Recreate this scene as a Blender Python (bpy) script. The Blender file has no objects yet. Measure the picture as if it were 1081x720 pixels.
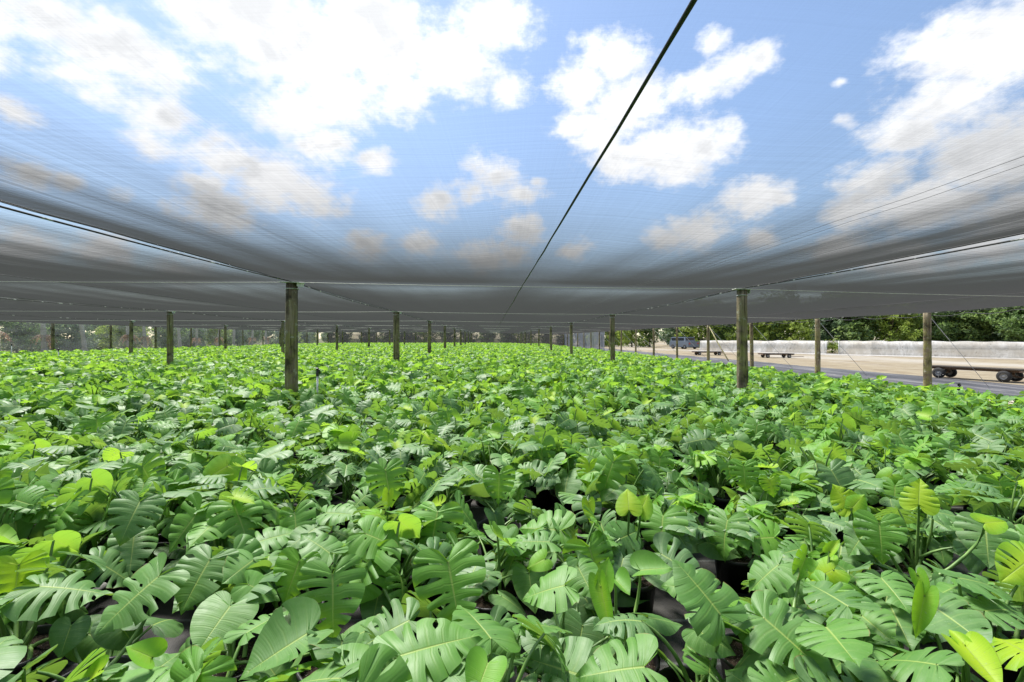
import bpy, math, random
import numpy as np
from mathutils import Vector, Matrix, Euler

R = math.radians
scene = bpy.context.scene
COL = scene.collection
rng = random.Random(11)
F, CX, CY, CAMZ = 480.0, 540.5, 357.0, 1.4      # photo focal length and horizon in px, eye height in m

# ------------------------------------------------------------------ helpers
def tag(o, label=None, cat=None, group=None, kind=None):
    if label: o['label'] = label
    if cat: o['category'] = cat
    if group: o['group'] = group
    if kind: o['kind'] = kind
    return o

def empty(name, loc=(0, 0, 0), rz=0.0):
    o = bpy.data.objects.new(name, None)
    o.location = loc; o.rotation_euler = (0, 0, rz); o.empty_display_size = .1
    COL.objects.link(o)
    return o

class MB:
    """collects vertices and faces of ONE mesh"""
    def __init__(s):
        s.v = []; s.f = []; s.uv = {}; s.age = []; s.mi = []
    def add(s, verts, faces, uvs=None, age=0.0, mi=0):
        b = len(s.v)
        s.v.extend([tuple(p) for p in verts])
        s.age.extend([age] * len(verts))
        for k, f in enumerate(faces):
            if uvs is not None: s.uv[len(s.f)] = [uvs[i] for i in f]
            s.f.append([b + i for i in f]); s.mi.append(mi)
        return s
    def box(s, c, size, rz=0.0, mi=0, taper=1.0, tilt=None):
        cx, cy, cz = c; hx, hy, hz = size[0] / 2, size[1] / 2, size[2] / 2
        vs = []
        for z, t in ((-hz, 1.0), (hz, taper)):
            for x, y in ((-hx, -hy), (hx, -hy), (hx, hy), (-hx, hy)):
                vs.append(Vector((x * t, y * t, z)))
        m = Matrix.Rotation(rz, 3, 'Z')
        if tilt: m = m @ Euler(tilt).to_matrix()
        vs = [m @ v + Vector(c) for v in vs]
        return s.add(vs, [(3, 2, 1, 0), (4, 5, 6, 7), (0, 1, 5, 4), (1, 2, 6, 5), (2, 3, 7, 6), (3, 0, 4, 7)], mi=mi)
    def tube(s, pts, rad, n=8, caps=True, age=0.0, mi=0, uvs=False):
        pts = [Vector(p) for p in pts]
        if not hasattr(rad, '__len__'): rad = [rad] * len(pts)
        vs = []; fs = []
        ref = Vector((0, 0, 1))
        for i, p in enumerate(pts):
            d = (pts[min(i + 1, len(pts) - 1)] - pts[max(i - 1, 0)]).normalized()
            if abs(d.dot(ref)) > .95: ref = Vector((1, 0, 0))
            a = d.cross(ref).normalized(); b = a.cross(d).normalized()
            for k in range(n):
                t = 2 * math.pi * k / n
                vs.append(p + (a * math.cos(t) + b * math.sin(t)) * rad[i])
        for i in range(len(pts) - 1):
            for k in range(n):
                k2 = (k + 1) % n
                fs.append((i * n + k, i * n + k2, (i + 1) * n + k2, (i + 1) * n + k))
        if caps:
            fs.append(tuple(range(n - 1, -1, -1)))
            fs.append(tuple((len(pts) - 1) * n + k for k in range(n)))
        uu = [(0.5, 0.5)] * len(vs) if uvs else None
        return s.add(vs, fs, uu, age, mi)
    def lathe(s, prof, n=24, c=(0, 0, 0), mi=0, jit=None):
        vs = []; fs = []
        for j, (r, z) in enumerate(prof):
            for k in range(n):
                t = 2 * math.pi * k / n
                rr = r * (jit(j, k) if jit else 1)
                vs.append((c[0] + rr * math.cos(t), c[1] + rr * math.sin(t), c[2] + z))
        for j in range(len(prof) - 1):
            for k in range(n):
                k2 = (k + 1) % n
                fs.append((j * n + k, j * n + k2, (j + 1) * n + k2, (j + 1) * n + k))
        return s.add(vs, fs, mi=mi)
    def mesh(s, name, mats, smooth=True, merge=0.0):
        me = bpy.data.meshes.new(name)
        me.from_pydata(s.v, [], s.f)
        if s.uv:
            ul = me.uv_layers.new(name='UVMap'); arr = np.full((len(me.loops), 2), .5, dtype=np.float32); li = 0
            for k, f in enumerate(s.f):
                u = s.uv.get(k)
                if u is not None: arr[li:li + len(f)] = u
                li += len(f)
            ul.data.foreach_set('uv', arr.ravel())
        if any(s.age):
            at = me.attributes.new('leaf_age', 'FLOAT', 'POINT'); at.data.foreach_set('value', s.age)
        if not isinstance(mats, (list, tuple)): mats = [mats]
        for m in mats: me.materials.append(m)
        if any(s.mi): me.polygons.foreach_set('material_index', s.mi)
        if smooth: me.polygons.foreach_set('use_smooth', [True] * len(me.polygons))
        me.update()
        return me
    def build(s, name, mats, parent=None, smooth=False, loc=None):
        o = bpy.data.objects.new(name, s.mesh(name, mats, smooth))
        COL.objects.link(o)
        if parent: o.parent = parent
        if loc is not None: o.location = loc
        return o

def copy_tree(o, parent=None):
    c = o.copy(); COL.objects.link(c)
    if parent: c.parent = parent
    for ch in KIDS.get(o.name, []): copy_tree(ch, c)
    return c
KIDS = {}
def kid(parent, child):
    KIDS.setdefault(parent.name, []).append(child); return child

# ------------------------------------------------------------------ node helpers
class NT:
    def __init__(s, tree): s.t = tree; s.n = tree.nodes; s.l = tree.links
    def node(s, typ, **kw):
        nd = s.n.new(typ)
        for k, v in kw.items():
            if k == 'ins':
                for a, b in v.items():
                    if hasattr(b, 'is_output') or isinstance(b, bpy.types.NodeSocket): s.l.new(b, nd.inputs[a])
                    else: nd.inputs[a].default_value = b
            else: setattr(nd, k, v)
        return nd
    def math(s, op, a, b=None, c=None, clamp=False):
        nd = s.n.new('ShaderNodeMath'); nd.operation = op; nd.use_clamp = clamp
        for i, x in enumerate((a, b, c)):
            if x is None: continue
            if isinstance(x, bpy.types.NodeSocket): s.l.new(x, nd.inputs[i])
            else: nd.inputs[i].default_value = x
        return nd.outputs[0]
    def mix(s, fac, a, b, blend='MIX'):
        nd = s.n.new('ShaderNodeMix'); nd.data_type = 'RGBA'; nd.blend_type = blend
        for i, x in ((0, fac), (6, a), (7, b)):
            if isinstance(x, bpy.types.NodeSocket): s.l.new(x, nd.inputs[i])
            elif i == 0: nd.inputs[0].default_value = x
            else: nd.inputs[i].default_value = (x[0], x[1], x[2], 1)
        return nd.outputs[2]
    def ramp(s, fac, stops, interp='LINEAR'):
        nd = s.n.new('ShaderNodeValToRGB'); nd.color_ramp.interpolation = interp
        el = nd.color_ramp.elements
        while len(el) < len(stops): el.new(.5)
        for e, (p, c) in zip(el, stops):
            e.position = p; e.color = (c[0], c[1], c[2], 1) if hasattr(c, '__len__') else (c, c, c, 1)
        s.l.new(fac, nd.inputs[0])
        return nd.outputs[0]
    def noise(s, vec, scale, detail=3, rough=.55, dist=0.0, dim='3D'):
        nd = s.n.new('ShaderNodeTexNoise'); nd.noise_dimensions = dim
        if vec is not None: s.l.new(vec, nd.inputs['Vector'])
        nd.inputs['Scale'].default_value = scale; nd.inputs['Detail'].default_value = detail
        nd.inputs['Roughness'].default_value = rough; nd.inputs['Distortion'].default_value = dist
        return nd.outputs['Fac']
    def mapping(s, vec, scale=(1, 1, 1), rot=(0, 0, 0), loc=(0, 0, 0)):
        nd = s.n.new('ShaderNodeMapping'); s.l.new(vec, nd.inputs[0])
        nd.inputs['Scale'].default_value = scale; nd.inputs['Rotation'].default_value = rot; nd.inputs['Location'].default_value = loc
        return nd.outputs[0]
    def maprange(s, v, a, b, c, d, smooth=False):
        nd = s.n.new('ShaderNodeMapRange'); nd.interpolation_type = 'SMOOTHSTEP' if smooth else 'LINEAR'
        s.l.new(v, nd.inputs[0])
        for i, x in enumerate((a, b, c, d)): nd.inputs[1 + i].default_value = x
        return nd.outputs[0]
    def coord(s, which='Object'):
        return s.n.new('ShaderNodeTexCoord').outputs[which]
    def bump(s, h, strength=.3, dist=.01):
        nd = s.n.new('ShaderNodeBump'); nd.inputs['Strength'].default_value = strength; nd.inputs['Distance'].default_value = dist
        s.l.new(h, nd.inputs['Height']); return nd.outputs[0]

def new_mat(name):
    m = bpy.data.materials.new(name); m.use_nodes = True
    m.node_tree.nodes.clear()
    t = NT(m.node_tree); out = t.node('ShaderNodeOutputMaterial')
    return m, t, out

def principled(t, out, color, rough=.6, normal=None, spec=.5, metal=0.0):
    p = t.node('ShaderNodeBsdfPrincipled')
    if isinstance(color, bpy.types.NodeSocket): t.l.new(color, p.inputs['Base Color'])
    else: p.inputs['Base Color'].default_value = (color[0], color[1], color[2], 1)
    if isinstance(rough, bpy.types.NodeSocket): t.l.new(rough, p.inputs['Roughness'])
    else: p.inputs['Roughness'].default_value = rough
    p.inputs['Specular IOR Level'].default_value = spec; p.inputs['Metallic'].default_value = metal
    if normal is not None: t.l.new(normal, p.inputs['Normal'])
    if out is not None: t.l.new(p.outputs[0], out.inputs[0])
    return p

def simple_mat(name, c1, c2, scale=8.0, rough=.6, bump=.2, spec=.4, metal=0.0, stretch=(1, 1, 1), dist=.01):
    m, t, out = new_mat(name)
    v = t.mapping(t.coord(), stretch)
    n1 = t.noise(v, scale, 5, .65)
    n2 = t.noise(v, scale * 5, 3, .6)
    f = t.math('ADD', t.math('MULTIPLY', n1, .7), t.math('MULTIPLY', n2, .3))
    c = t.mix(t.maprange(f, .35, .65, 0, 1), c1, c2)
    principled(t, out, c, rough, t.bump(f, bump, dist), spec, metal)
    return m

# ------------------------------------------------------------------ materials
def leaf_material():
    m, t, out = new_mat('monstera_leaf')
    age = t.node('ShaderNodeAttribute', attribute_name='leaf_age').outputs['Fac']
    oi = t.node('ShaderNodeObjectInfo').outputs['Random']
    uv = t.node('ShaderNodeUVMap').outputs[0]
    sep = t.node('ShaderNodeSeparateXYZ'); t.l.new(uv, sep.inputs[0])
    u, v = sep.outputs[0], sep.outputs[1]
    au = t.math('ABSOLUTE', t.math('SUBTRACT', t.math('MULTIPLY', u, 2), 1))     # 0 at the midrib, 1 at the margin
    obj = t.coord()
    blot = t.noise(obj, 9, 4, .6)
    fine = t.noise(obj, 60, 3, .6)
    a2 = t.math('ADD', age, t.math('MULTIPLY', t.math('SUBTRACT', oi, .5), .16))
    a2 = t.math('ADD', a2, t.math('MULTIPLY', t.math('SUBTRACT', blot, .5), .22), clamp=True)
    a2 = t.math('ADD', a2, t.math('MULTIPLY', t.math('SUBTRACT', .45, au), t.maprange(age, .3, .8, 0, .22)), clamp=True)   # young leaves green up from the margin
    base = t.ramp(a2, [(0, (.048, .136, .027)), (.25, (.076, .205, .025)), (.5, (.108, .29, .020)), (.75, (.19, .43, .022)), (1, (.40, .58, .018))])
    # veins: pale midrib and one lateral vein in the middle of each lobe
    mid = t.maprange(au, .012, .045, 1, 0, True)
    fr = t.math('ABSOLUTE', t.math('SUBTRACT', t.math('FRACT', t.math('MULTIPLY', v, 8)), .5))
    lat = t.math('MULTIPLY', t.maprange(fr, .02, .10, 1, 0, True), t.maprange(au, .1, .95, .75, .1))
    fr2 = t.math('ABSOLUTE', t.math('SUBTRACT', t.math('FRACT', t.math('MULTIPLY', v, 40)), .5))
    lat2 = t.math('MULTIPLY', t.maprange(fr2, .05, .3, 1, 0, True), .06)
    vein = t.math('MAXIMUM', t.math('MULTIPLY', mid, .95), t.math('MULTIPLY', lat, .27))
    veincol = t.mix(.68, base, (.36, .46, .10))
    col = t.mix(vein, base, veincol)
    col = t.mix(lat2, col, (.02, .06, .02))
    speck = t.maprange(t.noise(obj, 140, 2, .5), .66, .72, 0, .30)
    zone = t.maprange(t.noise(obj, 5, 2, .5), .5, .62, 0, 1)
    col = t.mix(t.math('MULTIPLY', speck, zone), col, (.35, .38, .28))               # dried spray spots
    painted_sheen = t.math('MULTIPLY', t.maprange(t.noise(obj, 14, 4, .7), .35, .7, .02, .27), t.math('POWER', t.math('SUBTRACT', 1.0, age), 2.0))
    col = t.mix(painted_sheen, col, (.28, .38, .20))  # pale sheen of the sky, painted into the colour of older leaves
    edge = t.math('MULTIPLY', t.maprange(au, .965, .995, 0, 1), t.maprange(t.noise(obj, 7, 3, .6), .56, .62, 0, .8))
    col = t.mix(edge, col, (.20, .13, .04))                                          # browned margins here and there
    # underside is paler and matt
    back = t.node('ShaderNodeNewGeometry').outputs['Backfacing']
    under = t.mix(.30, col, (.22, .33, .16))
    col = t.mix(back, col, under)
    h = t.math('ADD', t.math('MULTIPLY', fine, .25), t.math('ADD', t.math('MULTIPLY', lat, -.7), t.math('MULTIPLY', lat2, -2.2)))
    h = t.math('ADD', h, t.math('MULTIPLY', mid, -1.0))
    nrm = t.bump(h, .30, .003)
    rough = t.math('ADD', t.maprange(blot, .3, .7, .46, .63), t.math('MULTIPLY', back, .2))
    p = principled(t, None, col, rough, nrm, .5)
    tr = t.node('ShaderNodeBsdfTranslucent'); t.l.new(t.mix(.55, col, (.30, .52, .02)), tr.inputs[0])
    mx = t.node('ShaderNodeMixShader'); t.l.new(t.maprange(age, 0, 1, .24, .55), mx.inputs[0])
    t.l.new(p.outputs[0], mx.inputs[1]); t.l.new(tr.outputs[0], mx.inputs[2])
    t.l.new(mx.outputs[0], out.inputs[0])
    return m

def stalk_material():
    m, t, out = new_mat('leaf_stalk')
    n = t.noise(t.mapping(t.coord(), (1, 1, .2)), 30, 3)
    col = t.mix(t.maprange(n, .35, .65, 0, 1), (.075, .16, .035), (.17, .28, .07))
    p = principled(t, out, col, .45)
    return m

def cloth_material(name, k=.052, streak=True, grey=(.023, .024, .0235), trans=(.023, .0235, .0235)):
    """woven shade cloth: the flatter you look along it, the fewer gaps stay open between the threads"""
    m, t, out = new_mat(name)
    obj = t.coord()
    lines = t.noise(t.mapping(obj, (110, .25, 1)), 1.0, 3, .7)             # threads along the rows
    lines2 = t.noise(t.mapping(obj, (260, 1.2, 1)), 1.0, 2, .6)
    cross = t.noise(t.mapping(obj, (.35, 130, 1)), 1.0, 3, .7)             # threads across
    cloudy = t.noise(obj, .55, 3, .6)
    h = t.math('ADD', t.math('MULTIPLY', t.noise(t.mapping(obj, (15, .35, 1)), 1.0, 4, .6), 1.0), t.math('MULTIPLY', t.noise(t.mapping(obj, (.5, 20, 1)), 1.0, 4, .6), .6))
    nrm = t.bump(h, .11, .02)
    lw = t.node('ShaderNodeLayerWeight'); lw.inputs['Blend'].default_value = .5
    t.l.new(nrm, lw.inputs['Normal'])
    cosv = t.math('MAXIMUM', t.math('SUBTRACT', 1.0, lw.outputs['Facing']), .015)
    dens = t.math('ADD', t.math('MULTIPLY', t.math('SUBTRACT', lines, .5), .15), t.math('MULTIPLY', t.math('SUBTRACT', cross, .5), .05))
    dens = t.math('ADD', dens, t.math('MULTIPLY', t.math('SUBTRACT', lines2, .5), .18))
    dens = t.math('ADD', dens, t.math('MULTIPLY', t.math('SUBTRACT', cloudy, .5), .12))
    kk = t.math('MAXIMUM', t.math('MULTIPLY', t.math('ADD', dens, 1.0), k), .008)
    T = t.math('POWER', math.e, t.math('MULTIPLY', t.math('DIVIDE', kk, t.math('POWER', cosv, 2.0)), -1.0))
    df = t.node('ShaderNodeBsdfDiffuse'); df.inputs[0].default_value = (*grey, 1)
    tl = t.node('ShaderNodeBsdfTranslucent'); tl.inputs[0].default_value = (*trans, 1)
    add = t.node('ShaderNodeAddShader'); t.l.new(df.outputs[0], add.inputs[0]); t.l.new(tl.outputs[0], add.inputs[1])
    tp = t.node('ShaderNodeBsdfTransparent')
    mx = t.node('ShaderNodeMixShader'); t.l.new(T, mx.inputs[0]); t.l.new(add.outputs[0], mx.inputs[1]); t.l.new(tp.outputs[0], mx.inputs[2])
    t.l.new(mx.outputs[0], out.inputs[0])
    return m

def net_material(name, openness=.5, col=(.45, .47, .48)):
    m, t, out = new_mat(name)
    obj = t.coord()
    n = t.noise(t.mapping(obj, (.6, .6, 2.0)), 1.2, 4, .6)
    f = t.maprange(n, .3, .7, openness - .15, openness + .15)
    df = t.node('ShaderNodeBsdfDiffuse'); df.inputs[0].default_value = (*col, 1)
    tl = t.node('ShaderNodeBsdfTranslucent'); tl.inputs[0].default_value = (*col, 1)
    mxa = t.node('ShaderNodeMixShader'); mxa.inputs[0].default_value = .5
    t.l.new(df.outputs[0], mxa.inputs[1]); t.l.new(tl.outputs[0], mxa.inputs[2])
    tp = t.node('ShaderNodeBsdfTransparent')
    mx = t.node('ShaderNodeMixShader'); t.l.new(f, mx.inputs[0]); t.l.new(mxa.outputs[0], mx.inputs[1]); t.l.new(tp.outputs[0], mx.inputs[2])
    t.l.new(mx.outputs[0], out.inputs[0])
    return m

def post_material():
    m, t, out = new_mat('weathered_post_wood')
    obj = t.coord()
    oi = t.node('ShaderNodeObjectInfo')
    off = t.node('ShaderNodeVectorMath', operation='ADD'); t.l.new(obj, off.inputs[0]); t.l.new(oi.outputs['Location'], off.inputs[1])
    vec = off.outputs[0]
    grain = t.noise(t.mapping(vec, (14, 14, 1.1)), 1.6, 6, .7, .5)
    big = t.noise(vec, 3.2, 4, .6)
    c = t.ramp(grain, [(.25, (.045, .034, .022)), (.5, (.18, .145, .095)), (.72, (.34, .29, .21))])
    moss = t.maprange(t.noise(vec, 6.5, 5, .7), .40, .56, 0, 1)
    sepz = t.node('ShaderNodeSeparateXYZ'); t.l.new(obj, sepz.inputs[0])
    low = t.maprange(sepz.outputs[2], 1.35, 2.15, .66, .08)
    c = t.mix(t.math('MULTIPLY', moss, low), c, (.20, .21, .055))
    lich = t.maprange(t.noise(vec, 11, 4, .6), .60, .66, 0, .8)
    c = t.mix(lich, c, (.34, .35, .27))
    crack = t.maprange(t.noise(t.mapping(vec, (30, 30, .9)), 1.0, 3, .5, .8), .60, .66, 0, .9)
    c = t.mix(crack, c, (.012, .010, .008))
    dark = t.maprange(big, .52, .66, 0, .8)
    c = t.mix(dark, c, (.018, .015, .012))
    nrm = t.bump(t.math('ADD', grain, t.math('MULTIPLY', moss, .3)), .8, .02)
    principled(t, out, c, .85, nrm, .2)
    return m

M = {}
M['leaf'] = leaf_material()
M['stalk'] = stalk_material()
M['cloth'] = cloth_material('woven_shade_cloth')
M['net'] = net_material('pale_side_net', .74, (.34, .35, .36))
M['net_dense'] = net_material('dense_side_net', .22, (.20, .215, .25))
M['net_dark'] = net_material('dark_end_net', .2, (.06, .06, .062))
M['post'] = post_material()
M['pad'] = simple_mat('faded_pad_cloth', (.42, .42, .38), (.68, .68, .63), 12, .9)
M['black_plastic'] = simple_mat('black_pot_plastic', (.010, .010, .011), (.028, .028, .030), 14, .42, .08)
M['cable'] = simple_mat('black_selvage_cable', (.008, .008, .009), (.03, .03, .032), 30, .6)
M['wire'] = simple_mat('pale_coated_wire', (.26, .29, .23), (.40, .43, .36), 20, .5)
M['pvc'] = simple_mat('white_pipe_plastic', (.50, .50, .48), (.72, .72, .70), 9, .4, .05)
M['steel'] = simple_mat('galvanised_wire', (.38, .38, .38), (.58, .58, .58), 30, .45, .1, .5, .6)

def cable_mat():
    m, t, out = new_mat('cable_with_painted_glints')
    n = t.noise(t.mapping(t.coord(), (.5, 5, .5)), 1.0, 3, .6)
    c = t.mix(t.maprange(n, .57, .64, 0, 1), (.010, .010, .011), (.50, .50, .47))  # pale dashes paint in the light caught by cloth edges along the cable
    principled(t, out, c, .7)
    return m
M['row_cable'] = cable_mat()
def soil_mat():
    m, t, out = new_mat('potting_soil')
    obj = t.coord()
    n = t.noise(obj, 60, 4, .7); g = t.noise(obj, 170, 2, .6)
    c = t.mix(t.maprange(n, .35, .65, 0, 1), (.010, .007, .005), (.05, .034, .022))
    c = t.mix(t.maprange(g, .66, .70, 0, .8), c, (.45, .43, .38))       # perlite crumbs
    principled(t, out, c, .95, t.bump(n, 1, .02), .2)
    return m
M['soil'] = soil_mat()

def mat_cloth():
    m, t, out = new_mat('woven_ground_cloth')
    obj = t.coord()
    w1 = t.node('ShaderNodeTexWave', wave_type='BANDS', bands_direction='X'); t.l.new(obj, w1.inputs[0]); w1.inputs['Scale'].default_value = 40
    w1.inputs['Distortion'].default_value = .6
    w2 = t.node('ShaderNodeTexWave', wave_type='BANDS', bands_direction='Y'); t.l.new(obj, w2.inputs[0]); w2.inputs['Scale'].default_value = 40
    line = t.node('ShaderNodeTexWave', wave_type='BANDS', bands_direction='Y'); t.l.new(obj, line.inputs[0]); line.inputs['Scale'].default_value = 1.05
    ln = t.maprange(line.outputs['Fac'], .985, .998, 0, .5)
    dirt = t.maprange(t.noise(obj, 1.7, 6, .7), .42, .72, 0, 1)
    weave = t.math('MULTIPLY', w1.outputs['Fac'], w2.outputs['Fac'])
    c = t.mix(weave, (.017, .017, .016), (.044, .043, .041))
    c = t.mix(t.math('MULTIPLY', dirt, .6), c, (.085, .075, .066))
    c = t.mix(ln, c, (.16, .17, .16))
    spk = t.maprange(t.noise(obj, 90, 2, .6), .70, .74, 0, .7)
    c = t.mix(spk, c, (.10, .075, .05))
    principled(t, out, c, t.maprange(dirt, 0, 1, .5, .85), t.bump(weave, .5, .004), .4)
    return m
M['mat'] = mat_cloth()

def strip_mat():
    m, t, out = new_mat('dusty_ground_cloth')
    obj = t.coord()
    n = t.noise(t.mapping(obj, (1.6, .22, 1), rot=(0, 0, R(2.6))), 1.0, 6, .7, .6)
    c = t.ramp(n, [(.36, (.018, .018, .020)), (.50, (.042, .041, .044)), (.60, (.09, .087, .088)), (.70, (.24, .22, .20))])
    principled(t, out, c, .7, t.bump(n, .5, .03), .35)
    return m
M['strip'] = strip_mat()

def ground_mat():
    m, t, out = new_mat('sandy_ground')
    obj = t.coord()
    n1 = t.noise(t.mapping(obj, (.10, .035, 1), rot=(0, 0, R(12))), 1.0, 6, .7); n2 = t.noise(obj, 1.3, 6, .7); n3 = t.noise(obj, 20, 3, .6)
    c = t.mix(t.maprange(n2, .35, .68, 0, 1), (.165, .132, .086), (.235, .205, .145))
    c = t.mix(t.maprange(n1, .50, .60, 0, .85), c, (.27, .25, .215))
    trk = t.noise(t.mapping(obj, (1.1, .10, 1), rot=(0, 0, R(8))), 1.0, 6, .75, .4)
    c = t.mix(t.maprange(trk, .55, .68, 0, .75), c, (.10, .075, .055))
    c = t.mix(t.maprange(t.noise(obj, .35, 6, .75), .58, .66, 0, .7), c, (.12, .085, .055))
    c = t.mix(t.maprange(n3, .6, .75, 0, .3), c, (.12, .11, .06))
    principled(t, out, c, .95, t.bump(n2, .6, .05), .1)
    return m
M['ground'] = ground_mat()
M['grass_edge'] = simple_mat('leaf_litter', (.06, .075, .028), (.14, .12, .06), 3, .95, .6, .1)
M['pale_sand'] = simple_mat('pale_sand', (.30, .25, .19), (.42, .37, .31), 1.2, .95, .4, .1)

# ------------------------------------------------------------------ camera
cam_d = bpy.data.cameras.new('camera'); cam = bpy.data.objects.new('camera', cam_d); COL.objects.link(cam)
cam.location = (0, 0, CAMZ); cam.rotation_euler = (R(90), 0, 0)
cam_d.sensor_width = 36; cam_d.lens = F / 1081 * 36; cam_d.shift_y = -3 / 1081
cam_d.clip_start = .05; cam_d.clip_end = 2000
scene.camera = cam

# ------------------------------------------------------------------ field frame: u across, v along the rows
RX = -.0458; CYS = .05
def P(u, v, z=0.0): return Vector((u + v * RX, v + u * CYS, z))
def inv_uv(x, y):
    # x = u + v*RX ; y = v + u*CYS
    det = 1 - RX * CYS
    return (x - RX * y) / det, (y - CYS * x) / det
ROWS = [-26.0, -18.4, -10.8, -3.26, 4.3, 11.8]
TOPS = {-33.6: .9, -26.0: .92, -18.4: .93, -10.8: .93, -3.26: .93, 4.3: .86, 11.8: .73}
V0, DV = 7.58, 8.3
KMIN, KMAX = -2, 8
VEND = V0 + DV * KMAX
def top(u): return CAMZ + float(np.interp(u, sorted(TOPS), [TOPS[k] for k in sorted(TOPS)]))

# ------------------------------------------------------------------ ground
def sheet(name, pts, mat, z, ragged=0):
    b = MB()
    if ragged:
        rs = random.Random(len(name)); n = 160; L_ = []; R_ = []
        a0, a1, b1, b0 = [Vector((p[0], p[1], 0)) for p in (pts[0], pts[3], pts[2], pts[1])]
        dl = dr = 0
        for i in range(n + 1):
            dl = dl * .8 + rs.gauss(0, ragged * .4); dr = dr * .8 + rs.gauss(0, ragged * .4)
            L_.append(a0.lerp(a1, i / n) + Vector((dl, 0, 0))); R_.append(b0.lerp(b1, i / n) + Vector((dr, 0, 0)))
        b.add(L_ + R_, [(i, n + 1 + i, n + 2 + i, i + 1) for i in range(n)])
    else: b.add([(p[0], p[1], 0) for p in pts], [tuple(range(len(pts)))])
    o = b.build(name, mat); o.location.z = z
    return tag(o, kind='structure')
sheet('ground', [(-900, -300), (900, -300), (900, 1100), (-900, 1100)], M['ground'], 0)
sheet('grass_verge', [P(-400, -20), P(-26.6, -20), P(-26.6, VEND + 2), P(18, VEND + 2), P(40, 800), P(-400, 800)], M['grass_edge'], .004)
sheet('ground_cloth', [P(-26.3, -12), P(9.1, -12), P(9.1, VEND), P(-26.3, VEND)], M['mat'], .008)
sheet('cloth_strip', [P(11.5, -6), P(15.5, -6), P(15.7, VEND), P(11.5, VEND)], M['strip'], .010, .16)
sheet('pale_path', [P(9.12, -8), P(11.48, -8), P(11.48, VEND), P(9.12, VEND)], M['pale_sand'], .006, .2)

# ------------------------------------------------------------------ monstera leaves
OUT_S = np.array([0, .09, .2, .33, .47, .62, .77, .90, 1.0])
OUT_X = np.array([.0, .15, .40, .57, .60, .515, .345, .135, .0])
OUT_Y = np.array([-.01, -.24, -.30, -.12, .18, .47, .73, .92, 1.07])
def catmull(xs, ys, q):
    m = np.gradient(ys, xs)
    i = np.clip(np.searchsorted(xs, q, side='right') - 1, 0, len(xs) - 2)
    h = xs[i + 1] - xs[i]; tt = (q - xs[i]) / h
    return ((2 * tt**3 - 3 * tt**2 + 1) * ys[i] + (tt**3 - 2 * tt**2 + tt) * h * m[i] + (-2 * tt**3 + 3 * tt**2) * ys[i + 1] + (tt**3 - tt**2) * h * m[i + 1])

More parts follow.
